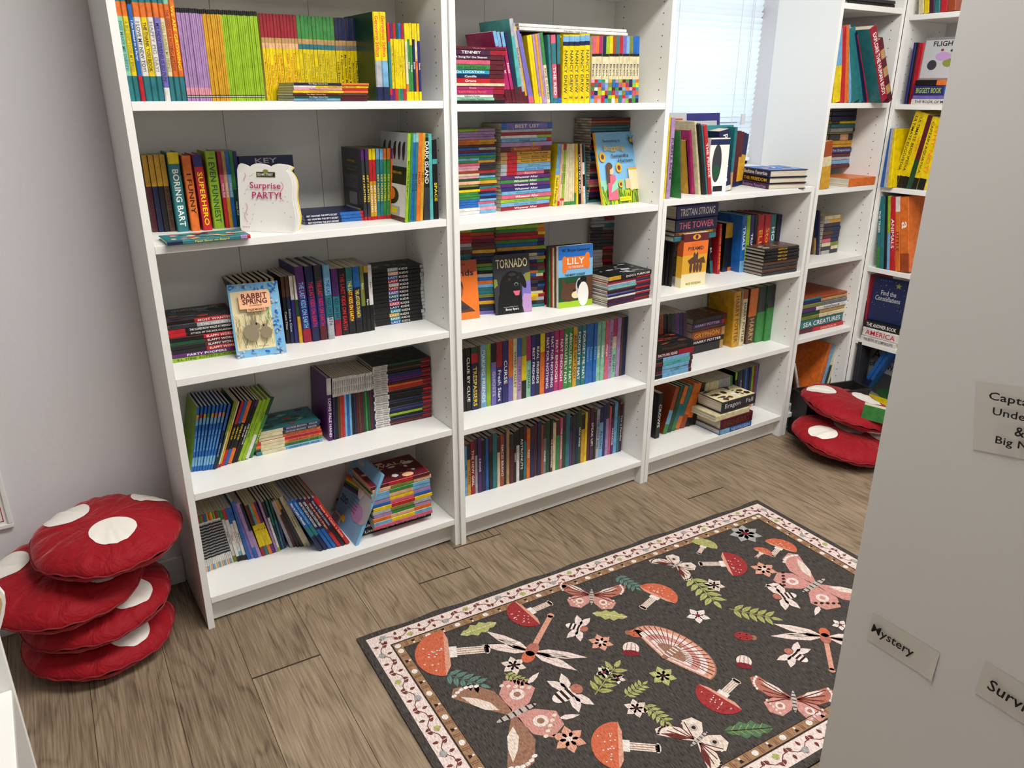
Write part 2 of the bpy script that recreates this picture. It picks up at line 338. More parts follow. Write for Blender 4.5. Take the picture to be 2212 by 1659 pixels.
def srow(fr, n, kind, where, books, stuff):
    u0, v0, u1, v1, z, H, dep = n; B = [parse(b) for b in books]; tot = sum(b[0] for b in B); L = math.hypot(u1-u0, v1-v0); a = math.atan2(v1-v0, u1-u0); zz = z+.0003
    for i, (wt, spec, ti, tc, o) in enumerate(B):
        th = H*wt/tot; j = random.uniform(-.003, .003) if len(B) > 2 else 0; Lb = L*random.uniform(.985, 1.0); dj = random.uniform(0, .003); dd = min(dep, .262-max(v0, v1)) if dep < .25 else dep
        if fr == 3 and z > 1 : dd = dep
        M = FM(fr) @ T((u0, v0, zz)) @ RZ(a+(random.uniform(-.012, .012) if len(B) > 2 else 0)) @ T((Lb+j, dj, 0)) @ RY(-PI/2)
        # reversed spec so that the first colour is at the left end
        sp = '+'.join('%s%g' % (nm, b*100) for nm, b in bands(spec)[::-1])
        make_book(M, th*.965, Lb, dd, sp, ti, tc, kind, book_label(spec, i, len(B), where, True), where, True, stuff, tb='T' in o)
        zz += th
ROWFN = {'V': vrow, 'S': srow}
ROWS = [
('V',1,(0.0163,0.012,0.1359,0.012,1.375,0.235,0.235,0,0,0.17),'hardback_book','storybook row, top shelf, left bookcase','''1;teal22+mint50+orange12+teal16;PIGS MAKE ME SNEEZE!;teal|1;teal22+yellow50+orange12+teal16;A BIG GUY TOOK MY BALL!;olive|.75;red22+blue60+black18;I Am Invited to a Party!;white|1.15;teal22+white50+orange12+teal16;I LOVE MY NEW TOY!;charcoal|1.1;teal22+yellow50+orange12+teal16;THE THANK YOU BOOK;black|1.05;teal22+white50+orange12+teal16;HAPPY PIG DAY!;grey|1;white12+violet60+orange12+teal16;MY NEW FRIEND IS SO FUN!;navy|.9;teal22+cream50+orange12+teal16;I WILL SURPRISE MY FRIEND!;olive|.95;teal22+orange62+mint16;THE GOOD FOR NOTHING BUTTON!;maroon|1;teal22+orange66+mint12;WE ARE GROWING!;yellow'''.split('|')),
('V',1,(0.1365,0.012,0.3119,0.012,1.375,0.1907,0.192,0,0,0.13),'thin_reader_book','thin readers on top shelf, left bookcase','''1;lilac4+black1+cream1+black1+pink8+lilac80+black5;;x|1;lilac4+black1+cream1+black1+pink8+lilac80+black5;;x|1;lilac4+black1+cream1+black1+pink8+lilac80+black5;;x|1;lilac4+black1+cream1+black1+pink8+lilac80+black5;;x|1;lilac4+black1+cream1+black1+pink8+lilac80+black5;;x|1;lilac4+black1+cream1+black1+pink8+lilac80+black5;;x|1;lilac4+black1+cream1+black1+pink8+lilac80+black5;;x|1;lilac4+black1+cream1+black1+pink8+lilac80+black5;;x|1;lilac4+black1+cream1+black1+pink8+lilac80+black5;;x|1;lilac4+black1+cream1+black1+pink8+lilac80+black5;;x|1;lilac4+black1+cream1+black1+pink8+lilac80+black5;;x|1;lilac4+black1+cream1+black1+pink8+lilac80+black5;;x|1;gold4+black1+cream1+black1+gold10+gold78+black5;;x|1;gold4+black1+cream1+black1+gold10+gold78+black5;;x|1;gold4+black1+cream1+black1+gold10+gold78+black5;;x|1;gold4+black1+cream1+black1+gold10+gold78+black5;;x|1;gold4+black1+cream1+black1+gold10+gold78+black5;;x|1;gold4+black1+cream1+black1+gold10+gold78+black5;;x|1;gold4+black1+cream1+black1+gold10+gold78+black5;;x|1;gold4+black1+cream1+black1+gold10+gold78+black5;;x|1;gold4+black1+cream1+black1+gold10+gold78+black5;;x|1;lime4+black1+cream1+black1+lime88+black5;;x|1;lime4+black1+cream1+black1+lime88+black5;;x|1;lime4+black1+cream1+black1+lime88+black5;;x|1;lime4+black1+cream1+black1+lime88+black5;;x|1;lime4+black1+cream1+black1+lime88+black5;;x|1;lime4+black1+cream1+black1+lime88+black5;;x|1;lime4+black1+cream1+black1+lime88+black5;;x|1;lime4+black1+cream1+black1+lime88+black5;;x|1;lime4+black1+cream1+black1+lime88+black5;;x|1;lime4+black1+cream1+black1+lime88+black5;;x|1;lime4+black1+cream1+black1+lime88+black5;;x|1;lime4+black1+cream1+black1+lime88+black5;;x|1;lime4+black1+cream1+black1+lime88+black5;;x|1;lime4+black1+cream1+black1+lime88+black5;;x|1;lime4+black1+cream1+black1+lime88+black5;;x|1;lime4+black1+cream1+black1+lime88+black5;;x|1;lime4+black1+cream1+black1+lime88+black5;;x|1;lime4+black1+cream1+black1+lime88+black5;;x'''.split('|')),
('V',1,(0.3537,0.137,0.4453,0.137,1.375,0.2001,0.2008,0,0,0.125),'paperback_book','red-topped box set, top shelf, left bookcase','''1;yellow61+peach6+tan6+crimson27;Your Mummy Is a Nose Picker;red|1;yellow61+peach6+tan6+crimson27;Case of the Coughing Pirate;red|1;yellow61+peach6+tan6+crimson27;At the Zoo;red|1;yellow61+peach6+tan6+crimson27;Four Mice Deep in the Jungle;red|1;yellow61+peach6+tan6+crimson27;Paws Off Cheddarface;red|1;yellow61+peach6+tan6+crimson27;Cat and Mouse in a Haunted House;red|1;yellow61+peach6+tan6+crimson27;The Temple;red|1;yellow61+peach6+tan6+crimson27;Attack of the Bandit Cats;red|1;yellow61+peach6+tan6+crimson27;A Cheese Colored Camper;red|1;yellow61+peach6+tan6+crimson27;Red Pizzas for a Blue Count;red|1;yellow61+peach6+tan6+crimson27;Surfs Up;red'''.split('|')),
('V',1,(0.4459,0.137,0.5432,0.137,1.375,0.2003,0.2001,0,0,0.125),'paperback_book','green-topped box set, top shelf, left bookcase','''1;yellow61+teal6+tan6+green27;Surfs Up;olive|1;yellow61+teal6+tan6+green27;Red Pizzas for a Blue Count;olive|1;yellow61+teal6+tan6+green27;A Cheese Colored Camper;olive|1;yellow61+teal6+tan6+green27;Attack of the Bandit Cats;olive|1;yellow61+teal6+tan6+green27;The Temple;olive|1;yellow61+teal6+tan6+green27;Cat and Mouse in a Haunted House;olive|1;yellow61+teal6+tan6+green27;Paws Off Cheddarface;olive|1;yellow61+teal6+tan6+green27;Four Mice Deep in the Jungle;olive|1;yellow61+teal6+tan6+green27;At the Zoo;olive|1;yellow61+teal6+tan6+green27;Case of the Coughing Pirate;olive'''.split('|')),
('V',1,(0.5442,0.137,0.6436,0.137,1.375,0.1997,0.2014,0,0,0.125),'paperback_book','navy-topped box set, top shelf, left bookcase','''1;yellow61+grey6+tan6+navy27;Lost Treasure;black|1;yellow61+grey6+tan6+navy27;A Fabumouse Vacation;black|1;yellow61+grey6+tan6+navy27;Mouse Island Marathon;black|1;yellow61+grey6+tan6+navy27;The Karate Mouse;black|1;yellow61+grey6+tan6+navy27;Merry Christmas;black|1;yellow61+grey6+tan6+navy27;The Wild West;black|1;yellow61+grey6+tan6+navy27;The Haunted Castle;black|1;yellow61+grey6+tan6+navy27;The Big Race;black|1;yellow61+grey6+tan6+navy27;Down and Out;black|1;yellow61+grey6+tan6+navy27;The Search for Sunken Treasure;black'''.split('|')),
('S',1,(0.3779,-0.002,0.5694,-0.002,1.375,0.0417,0.125),'paperback_book','flat pile in front of box sets, top shelf','''1;sky62+maroon38;The Magic School Bus;navy|1;forest62+maroon38;The Magic School Bus;white|1;maroon60+brown40;The Magic School Bus;peach|1;yellow66+orange34;The Magic School Bus;red|1;pink64+red36;The Magic School Bus;maroon|1;white28+yellow72;Hurricanes The Magic School Bus;navy|1;navy62+orange38;The Magic School Bus;white'''.split('|')),
('V',1,(0.6008,0.02,0.6369,0.02,1.375,0.208,0.2082,0,0,0.19),'hardback_book','two thick yellow hardbacks, top shelf, left bookcase','''1;navy16+silver30+yellow54;Geronimo Stilton;red;<forest|1;navy16+sky30+yellow54;Geronimo Stilton;red'''.split('|')),
('V',1,(0.6425,0.03,0.688,0.03,1.375,0.1861,0.1856,0,0,0.14),'paperback_book','bright paperbacks at right, top shelf, left bookcase','''1;purple8+red8+teal60+red24;;x|1;purple16+yellow64+purple20;The Mona Mousa Code;olive|1;red16+yellow64+red20;I'm Too Fond of My Fur;olive|1;green16+yellow64+forest20;All Because of a Cup;olive|1;teal16+yellow64+blue20;Four Mice;olive|1;red16+yellow64+crimson20;The Curse;olive'''.split('|')),
('V',1,(0.6897,0.03,0.7338,0.03,1.375,0.1868,0.1877,0,0,0.14),'paperback_book','five yellow-topped paperbacks, top shelf, left bookcase','''1;yellow12+orange10+cream55+yellow23;;x|1;yellow12+green68+yellow20;Stink;white|1;yellow12+green60+yellow28;Stink;white|1;yellow12+navy68+yellow20;Stink;white|1;yellow12+orange40+cream25+yellow23;Stink;red|1;yellow12+indigo66+yellow22;Stink;white'''.split('|')),
('V',1,(0.0509,0.2063,0.1024,0.1919,1.062,0.1878,0.1888,0,0,0.13),'paperback_book','black and gold paperbacks, second shelf, left bookcase','''1;maroon60+gold40;POCKET PILLARS;black|1;navy60+gold40;POCKET PILLARS;black|1;black60+gold40;POCKET PILLARS;black|1;brown60+gold40;POCKET PILLARS;black'''.split('|')),
('V',1,(0.1049,0.1776,0.1321,0.173,1.062,0.1933,0.1945,0,0,0.14),'hardback_book','thick hardbacks, second shelf, left bookcase','''1;teal86+yellow14;BORING BART;white'''.split('|')),
('V',1,(0.1366,0.1738,0.158,0.1658,1.062,0.1859,0.1857,0,0,0.14),'hardback_book','thick hardbacks, second shelf, left bookcase','''1;orange100;I FUNNY;black'''.split('|')),
('V',1,(0.1648,0.1652,0.1869,0.166,1.062,0.1873,0.1871,0,-0.0365,0.14),'hardback_book','thick hardbacks, second shelf, left bookcase','''1;red84+indigo16;SUPERHERO;yellow'''.split('|')),
('V',1,(0.1933,0.1751,0.2208,0.1766,1.062,0.1945,0.1939,0,0,0.14),'hardback_book','thick hardbacks, second shelf, left bookcase','''1;lime100;I EVEN FUNNIEST;forest'''.split('|')),
('V',1,(0.223,0.1752,0.2727,0.1787,1.062,0.1935,0.1917,0,0,0.13),'paperback_book','slim striped paperbacks, second shelf, left bookcase','''1;red40+rose30+crimson30;Ninja Kid;white|1;gold40+peach30+tan30;Ninja Kid;white|1;blue40+sky30+blue30;Ninja Kid;white|1;forest50+green50;Ninja Kid;white|1;indigo100;Ninja Kid;white'''.split('|')),
('S',1,(0.043,-0.0172,0.2337,-0.0164,1.062,0.0102,0.1),'picture_book','green picture book lying flat, second shelf','''1;navy18+teal70+lilac8+red4;Pippi Goes on Board;yellow'''.split('|')),
('S',1,(0.4143,0.1123,0.5838,0.1041,1.062,0.0266,0.13),'paperback_book','blue pile, second shelf, left bookcase','''1;navy60+blue34+red6;KEY HUNTERS THE SPY'S SECRET;white|1;navy60+blue34+red6;KEY HUNTERS THE SPY'S SECRET;white|1;navy60+blue34+red6;KEY HUNTERS THE SPY'S SECRET;white'''.split('|')),
('V',1,(0.579,0.1002,0.6645,0.0992,1.062,0.1906,0.1901,0,0.0729,0.14),'paperback_book','key-cover paperback row, second shelf, left bookcase','''1;red5+charcoal80+purple15;KEY HUNTERS;yellow|1;red5+charcoal80+purple15;KEY HUNTERS;yellow|1;red5+gold50+red30+yellow15;KEY HUNTERS;white|1;red5+gold50+red30+yellow15;KEY HUNTERS;white|1;red5+teal80+sky15;KEY HUNTERS;yellow|1;red5+teal80+sky15;KEY HUNTERS;yellow|1;red5+green80+orange15;KEY HUNTERS;yellow|1;red5+green80+orange15;KEY HUNTERS;yellow|1;red5+orange80+purple15;KEY HUNTERS;yellow'''.split('|')),
('V',1,(0.6576,0.0079,0.7148,0.0144,1.062,0.2337,0.2326,0.086,0.0758,0.17),'comic_book','tall bright comic row, second shelf, left bookcase','''1;lime100;MAX and the Midknights;black|.8;green100;;x|.9;blue90+sky10;BIG NATE;navy|.9;teal90+mint10;BIG NATE;black|1.2;orange100;HILO;maroon|1;gold100;HILO;black'''.split('|')),
('V',1,(0.7184,0.0156,0.7503,0.0183,1.062,0.2157,0.2324,0.0589,0,0.16),'comic_book','dark comics at right, second shelf, left bookcase','''1.6;charcoal40+black60;DARK ISLAND;white|.8;turquoise100;;x'''.split('|')),
('V',1,(0.7531,0.0165,0.7683,0.0193,1.062,0.2145,0.2149,0,0,0.15),'paperback_book','last book at right, second shelf, left bookcase','''1;black70+turquoise6+black24;SPACE;yellow'''.split('|')),
('S',1,(0.0383,0.1331,0.2089,0.1229,0.734,0.1115,0.13),'paperback_book','spooky pile at left, third shelf, left bookcase','''1;lime100;R.L. STINE  ROTTEN SCHOOL;black|1;purple100;PARTY POOPERS;white|1;black50+red50;SLAPPY WORLD;white|1;black50+maroon50;SLAPPY WORLD;white|1;forest50+maroon50;SLAPPY WORLD;white|1;black50+red50;SLAPPY WORLD;white|1;red24+black76;ATTACK OF THE JACK-O-LANTERNS;white|1;red24+black76;THE SCARECROW WALKS AT MIDNIGHT;white|1;charcoal40+silver60;THE HAUNTER;white|1;black40+red60;MOST WANTED;white'''.split('|')),
('V',1,(0.2619,0.15,0.3344,0.1372,0.734,0.1918,0.1916,-0.2705,-0.0549,0.14),'paperback_book','dark paperbacks behind rabbit cover, third shelf',['1;black90+tan10;;x']*8,1),
('V',1,(0.3394,0.1436,0.3824,0.1251,0.734,0.1914,0.193,0,0,0.13),'paperback_book','slim dark paperbacks, third shelf, left bookcase','''1;black70+brown30;Case Files;silver|1;navy70+brown30;Solve a Case;silver|1;indigo65+white35;;x|1;gold40+forest25+white35;;x'''.split('|')),
('V',1,(0.3828,0.1248,0.4728,0.1143,0.734,0.2167,0.2151,-0.0422,0,0.15),'hardback_book','thick purple-blue hardbacks, third shelf, left bookcase','''1.1;crimson18+indigo42+purple40;THE LAST KIDS ON EARTH;sky|1;navy20+indigo40+navy40;THE LAST KIDS ON EARTH;red|1;maroon20+indigo40+charcoal40;THE LAST KIDS ON EARTH;red|.85;silver30+teal30+sky40;THE LAST KIDS ON EARTH;navy'''.split('|')),
('V',1,(0.481,0.1333,0.5641,0.1297,0.734,0.1972,0.1974,0,0,0.15),'paperback_book','mid-row thick paperbacks, third shelf, left bookcase','''1;crimson25+teal35+purple40;THE LAST KIDS ON EARTH;navy|1.05;black100;THE LAST KIDS ON EARTH;red|1;black20+maroon45+teal35;THE LAST KIDS ON EARTH;yellow|1;black20+navy50+blue30;THE LAST KIDS ON EARTH;yellow'''.split('|')),
('V',1,(0.5654,0.1309,0.6028,0.1304,0.734,0.1966,0.1961,0,0,0.14),'comic_book','three narrow spines, third shelf, left bookcase','''1;black40+olive60;Epic;white|1;black90+gold10;Epic;white|1;black40+white60;Epic;black'''.split('|')),
('S',1,(0.6158,0.1587,0.7832,0.1552,0.734,0.1732,0.19),'comic_book','black pile at right, third shelf, left bookcase','''1;black30+blue20+black44+silver6;LAST KIDS;white|1;black30+turquoise20+black44+silver6;LAST KIDS;white|1;black30+gold20+black44+silver6;LAST KIDS;white|1;black30+cyan20+black44+silver6;LAST KIDS;white|1;black30+navy20+black44+silver6;LAST KIDS;white|1;black30+rose20+black44+silver6;LAST KIDS;white|1;black30+indigo20+black44+silver6;LAST KIDS;white|1;black30+teal20+black44+silver6;LAST KIDS;white|1;black30+violet20+black44+silver6;LAST KIDS;white|1;black30+red20+black44+silver6;LAST KIDS;white|1;black30+silver20+black44+silver6;LAST KIDS;white|1;black30+red20+black44+silver6;LAST KIDS;white|1;black30+blue20+black44+silver6;LAST KIDS;white|1;black30+peach20+black44+silver6;LAST KIDS;white|1;black30+silver20+black44+silver6;LAST KIDS;white'''.split('|')),
('V',1,(0.0397,0.1376,0.1012,0.1184,0.417,0.1874,0.1928,0.2073,0.344,0.13),'paperback_book','leaning blue paperbacks, fourth shelf, left bookcase','''1;blue8+sky14+blue50+sky10+gold6+blue12;THE TREEHOUSE;sky;<lime|1;blue8+sky14+blue50+sky10+red6+blue12;THE TREEHOUSE;sky|1;blue8+sky14+blue50+sky10+gold6+blue12;THE TREEHOUSE;sky|1;blue8+sky14+blue50+sky10+green6+blue12;THE TREEHOUSE;sky|1;blue8+sky14+blue50+sky10+gold6+blue12;THE TREEHOUSE;sky|1;blue8+sky14+blue50+sky10+orange6+blue12;THE TREEHOUSE;sky|1;blue8+sky14+blue50+sky10+pink6+blue12;THE TREEHOUSE;sky|1;blue8+sky14+blue50+sky10+orange6+blue12;THE TREEHOUSE;sky|1;navy60+blue40;TREEHOUSE;sky'''.split('|')),
('V',1,(0.1017,0.1191,0.116,0.1252,0.417,0.1985,0.1951,0.3665,0.3864,0.13),'paperback_book','three thin spines beside the blue ones, fourth shelf','''1;forest50+olive50;;x|1;red5+cream50+lime45;;x|1;red5+gold60+cream35;;x'''.split('|')),
('V',1,(0.117,0.1274,0.1645,0.1331,0.417,0.194,0.1882,0.4112,0.4305,0.13),'paperback_book','leaning paperbacks at middle, fourth shelf, left bookcase','''1;red25+black40+red35;NINJA KID;yellow|1;blue25+black40+blue35;NINJA KID;yellow|1.3;orange25+black40+orange35;NINJA KID;yellow|.9;black100;NINJA KID;white|.9;black90+purple10;THE INVENTOR;white'''.split('|')),
('V',1,(0.1642,0.1321,0.2086,0.1362,0.417,0.1844,0.1877,0.4406,0.4511,0.13),'paperback_book','leaning green paperbacks, fourth shelf, left bookcase','''1;lime100;NINJA KID;forest|1;lime100;NINJA KID;forest|1;white40+lime60;TONY;forest|1.1;green70+forest30;NINJA KID;yellow'''.split('|')),
('S',1,(0.2177,0.1379,0.4139,0.1342,0.417,0.0713,0.13),'paperback_book','bright striped pile, fourth shelf, left bookcase','''1;teal8+cream35+sky57;GEORGE BROWN   KRULIK;black|1;forest8+cream35+green57;GEORGE BROWN   KRULIK;black|1;orange8+cream35+orange57;GEORGE BROWN   KRULIK;maroon|1;red8+cream35+red57;GEORGE BROWN   KRULIK;maroon|1;rust8+cream35+orange57;GEORGE BROWN   KRULIK;maroon|1;black8+cream35+navy57;GEORGE BROWN   KRULIK;silver|1;navy8+cream35+navy57;GEORGE BROWN   KRULIK;silver'''.split('|')),
('V',1,(0.429,0.1248,0.4437,0.1229,0.417,0.1993,0.1979,0.0556,0.0416,0.15),'hardback_book','thick purple hardback, fourth shelf, left bookcase','''1;purple74+white26;LONG PALE HAND;white'''.split('|')),
('V',1,(0.4451,0.1253,0.5844,0.1314,0.417,0.1953,0.1892,0.0562,0,0.14),'comic_book','white-topped row, fourth shelf, left bookcase','''1;navy70+white30;Who Was;black;T1|1;black70+white30;Who Was;black;T1|1;brown70+white30;Who Was;black;T1|1;rust70+white30;Who Was;black;T1|1;red70+white30;Who Was;black;T1|1;sky70+white30;Who Was;black;T1|1;blue70+white30;Who Was;black;T1|1;sky70+white30;Who Was;black;T1|1;black70+white30;Who Was;black;T1|1;navy70+white30;Who Was;black;T1|1;maroon70+white30;Who Was;black;T1|1;brown70+white30;Who Was;black;T1|1;maroon70+white30;Who Was;black;T1|1;forest70+white30;Who Was;black;T1|1;green70+white30;Who Was;black;T1|1;forest70+white30;Who Was;black;T1|1;maroon70+white30;Who Was;black;T1|1;navy70+white30;Who Was;black;T1'''.split('|')),
('S',1,(0.5852,0.1309,0.7778,0.1238,0.417,0.2024,0.14),'comic_book','dark white-ended pile, fourth shelf, left bookcase','''1;white25+maroon60+maroon15;Who Was;black;T1|1;white25+maroon60+red15;Who Was;black;T1|1;white25+navy60+maroon15;Who Was;black;T1|1;white25+black60+red15;Who Was;black;T1|1;white25+lime60+maroon15;Who Was;black;T1|1;white25+black60+red15;Who Was;black;T1|1;white25+indigo60+maroon15;Who Was;black;T1|1;white25+navy60+red15;Who Was;black;T1|1;white25+black60+maroon15;Who Was;black;T1|1;white25+black60+red15;Who Was;black;T1|1;white25+navy60+maroon15;Who Was;black;T1|1;white25+black60+red15;Who Was;black;T1|1;white25+black60+maroon15;Who Was;black;T1|1;white25+black60+red15;Who Was;black;T1|1;white25+black60+maroon15;Who Was;black;T1|1;white25+rust60+red15;Who Was;black;T1|1;white25+red60+maroon15;Who Was;black;T1|1;white25+orange60+red15;Who Was;black;T1|1;white25+maroon60+maroon15;Who Was;black;T1|1;white25+purple60+red15;Who Was;black;T1|1;white25+purple60+maroon15;Who Was;black;T1|1;white25+indigo60+red15;Who Was;black;T1|1;white25+navy60+maroon15;Who Was;black;T1|1;white25+black60+red15;Who Was;black;T1|1;white25+brown60+maroon15;Who Was;black;T1|1;white25+black60+red15;Who Was;black;T1|1;white25+forest60+maroon15;Who Was;black;T1'''.split('|')),
('V',1,(0.0368,0.13,0.1166,0.1397,0.098,0.1852,0.183,0,-0.1265,0.15),'thin_reader_book','thin black-white striped readers, bottom shelf, left bookcase','''1;peach10+white12+black3+silver2+black3+silver2+black3+silver2+black3+silver2+black3+silver2+black3+silver2+black3+silver2+black3+silver2+black3+silver2+black3+silver2+black3+silver2+black3+silver2+white3+red13;;x|1;sky10+white12+black3+silver2+black3+silver2+black3+silver2+black3+silver2+black3+silver2+black3+silver2+black3+silver2+black3+silver2+black3+silver2+black3+silver2+black3+silver2+black3+silver2+white3+green13;;x|1;cream10+white12+black3+silver2+black3+silver2+black3+silver2+black3+silver2+black3+silver2+black3+silver2+black3+silver2+black3+silver2+black3+silver2+black3+silver2+black3+silver2+black3+silver2+white3+olive13;;x|1;peach10+white12+black3+silver2+black3+silver2+black3+silver2+black3+silver2+black3+silver2+black3+silver2+black3+silver2+black3+silver2+black3+silver2+black3+silver2+black3+silver2+black3+silver2+white3+red13;;x|1;sky10+white12+black3+silver2+black3+silver2+black3+silver2+black3+silver2+black3+silver2+black3+silver2+black3+silver2+black3+silver2+black3+silver2+black3+silver2+black3+silver2+black3+silver2+white3+blue13;;x|1;cream10+white12+black3+silver2+black3+silver2+black3+silver2+black3+silver2+black3+silver2+black3+silver2+black3+silver2+black3+silver2+black3+silver2+black3+silver2+black3+silver2+black3+silver2+white3+teal13;;x|1;peach10+white12+black3+silver2+black3+silver2+black3+silver2+black3+silver2+black3+silver2+black3+silver2+black3+silver2+black3+silver2+black3+silver2+black3+silver2+black3+silver2+black3+silver2+white3+gold13;;x|1;sky10+white12+black3+silver2+black3+silver2+black3+silver2+black3+silver2+black3+silver2+black3+silver2+black3+silver2+black3+silver2+black3+silver2+black3+silver2+black3+silver2+black3+silver2+white3+red13;;x|1;cream10+white12+black3+silver2+black3+silver2+black3+silver2+black3+silver2+black3+silver2+black3+silver2+black3+silver2+black3+silver2+black3+silver2+black3+silver2+black3+silver2+black3+silver2+white3+orange13;;x|1;peach10+white12+black3+silver2+black3+silver2+black3+silver2+black3+silver2+black3+silver2+black3+silver2+black3+silver2+black3+silver2+black3+silver2+black3+silver2+black3+silver2+black3+silver2+white3+yellow13;;x|1;sky10+white12+black3+silver2+black3+silver2+black3+silver2+black3+silver2+black3+silver2+black3+silver2+black3+silver2+black3+silver2+black3+silver2+black3+silver2+black3+silver2+black3+silver2+white3+green13;;x|1;cream10+white12+black3+silver2+black3+silver2+black3+silver2+black3+silver2+black3+silver2+black3+silver2+black3+silver2+black3+silver2+black3+silver2+black3+silver2+black3+silver2+black3+silver2+white3+lime13;;x|1;peach10+white12+black3+silver2+black3+silver2+black3+silver2+black3+silver2+black3+silver2+black3+silver2+black3+silver2+black3+silver2+black3+silver2+black3+silver2+black3+silver2+black3+silver2+white3+crimson13;;x|1;sky10+white12+black3+silver2+black3+silver2+black3+silver2+black3+silver2+black3+silver2+black3+silver2+black3+silver2+black3+silver2+black3+silver2+black3+silver2+black3+silver2+black3+silver2+white3+red13;;x|1;cream10+white12+black3+silver2+black3+silver2+black3+silver2+black3+silver2+black3+silver2+black3+silver2+black3+silver2+black3+silver2+black3+silver2+black3+silver2+black3+silver2+black3+silver2+white3+green13;;x'''.split('|')),
('V',1,(0.1172,0.1402,0.154,0.1309,0.098,0.1814,0.1877,-0.1228,-0.1323,0.14),'paperback_book','white paperbacks, bottom shelf, left bookcase','''1;olive12+white70+green18;Puppy Place;black|1;black10+white70+red20;Pets;red|1;black10+sky8+white52+blue30;Secret Kitty;red|1;black10+white65+blue25;PetVet;black'''.split('|')),
('V',1,(0.1543,0.1307,0.1954,0.1227,0.098,0.2044,0.1922,-0.1112,-0.2075,0.15),'thin_reader_book','slim blue readers, bottom shelf, left bookcase','''1;blue100;;x|1;violet100;;x|1;blue20+lilac80;;x|1;lilac50+navy50;;x'''.split('|')),
('V',1,(0.1968,0.1257,0.2367,0.1233,0.098,0.1843,0.1902,-0.1623,-0.2165,0.14),'paperback_book','four yellow-banded paperbacks, bottom shelf, left bookcase','''1;crimson18+yellow42+maroon40;1;black|1;teal18+yellow42+turquoise40;2;black|1;orange18+yellow42+orange40;3;black|1;purple18+yellow42+purple40;4;black'''.split('|')),
('V',1,(0.2373,0.123,0.2722,0.1335,0.098,0.1837,0.1765,-0.194,-0.1114,0.15),'paperback_book','leaning cool-toned paperbacks, bottom shelf, left bookcase','''1;lilac100;;x|1;lime8+white60+black32;;x|1;navy50+teal50;;x|1;teal60+forest40;;x|1;indigo50+charcoal50;;x'''.split('|')),
('V',1,(0.2811,0.1276,0.3379,0.1011,0.098,0.1711,0.2052,-0.2255,-0.3326,0.16),'paperback_book','leaning cream paperbacks, bottom shelf, left bookcase','''1;silver100;;x|1;maroon70+peach30;;x|1;black80+gold20;;x|1;charcoal100;;x|1;cream100;Dog Diaries;black|1;cream100;Dog Diaries;black'''.split('|')),
('V',1,(0.3495,0.0551,0.445,0.0472,0.098,0.2086,0.2066,-0.3926,-0.4595,0.24),'picture_book','tilted hardback picture books, bottom shelf, left bookcase','''1;navy30+teal20+blue50;How to Catch a Mermaid;white|1;navy30+teal20+blue50;How to Catch a Mermaid;sky|1;blue40+navy60;HOW TO CATCH A TOOTH FAIRY;white|1;blue40+navy60;HOW TO CATCH A TOOTH FAIRY;white|1;red30+maroon70;How to Catch a Dragon;peach|1;black40+navy60;How to Catch a Unicorn;silver|1.1;red100;How to Catch a Santa;peach'''.split('|')),
('S',1,(0.5166,0.03,0.7181,0.03,0.128,0.1502,0.15),'thin_reader_book','striped pile on black books, bottom shelf','''1;rose30+rose40+rose30;;x|1;sky30+yellow40+sky30;;x|1;orange30+peach40+orange30;;x|1;lilac30+green40+lilac30;;x|1;silver30+olive40+silver30;;x|1;yellow30+red40+yellow30;;x|1;blue30+rose40+blue30;;x|1;lilac30+yellow40+lilac30;;x|1;sky30+peach40+sky30;;x|1;sky30+green40+sky30;;x|1;peach30+olive40+peach30;;x|1;maroon30+red40+maroon30;;x'''.split('|')),
('S',1,(0.4796,0.0656,0.7294,0.0602,0.098,0.0429,0.2),'picture_book','flat pair, bottom shelf, left bookcase','''1;black100;Little People, BIG DREAMS;white|1;black100;Little People, BIG DREAMS;white'''.split('|')),
('S',2,(0.0044,0.004,0.1745,0.004,1.367,0.1437,0.14),'paperback_book','pink-red pile, top shelf, second bookcase','''1;black100;;x|1;mint80+maroon20;On Dreams Terms;forest|1;white80+maroon20;School Rules;black|1.6;magenta78+crimson22;Let's Have a Party!;orange|1;magenta80+crimson20;Rosie;pink|1;cream100;;x|1.5;red72+crimson28;Grace;white|1.3;navy72+maroon28;Camille;white|1.4;cyan72+maroon28;On LOCATION;white|1.6;green70+maroon30;Lea and Camila;forest|1.5;rose72+maroon28;;x|1.5;plum75+maroon25;A Song for the Season;white|1.6;plum70+crimson30;TENNEY;white|1;maroon100;Winter Party;rose'''.split('|')),
('V',2,(0.1892,0.02,0.2328,0.02,1.367,0.1895,0.1875,-0.247,-0.2192,0.15),'paperback_book','purple leaning paperbacks, top shelf, second bookcase','''1;maroon20+magenta60+sky20;Nicki;white|1;maroon20+magenta60+sky20;Nicki;white|1;maroon20+magenta60+sky20;Nicki;white|1;maroon25+navy75;;x'''.split('|')),
('V',2,(0.2335,0.02,0.2856,0.02,1.367,0.2265,0.1831,-0.1528,-0.2692,0.16),'paperback_book','tilted pale spines, top shelf, second bookcase','''1.4;maroon20+turquoise60+silver20;;x|1;maroon15+silver85;Doll Sisters;charcoal|1;maroon10+gold90;;x|1;rose10+violet90;;x|1;rose10+violet90;;x'''.split('|')),
('V',2,(0.2864,0.02,0.3418,0.02,1.367,0.18,0.1903,-0.1743,-0.1641,0.15),'paperback_book','yellow and lilac leaning spines, top shelf, second bookcase','''1;yellow100;;x|1;yellow100;;x|1;yellow10+lilac90;;x|1;lilac10+gold90;;x|1;lilac100;;x|1.3;cream55+green45;RICE CLOUDY;forest'''.split('|')),
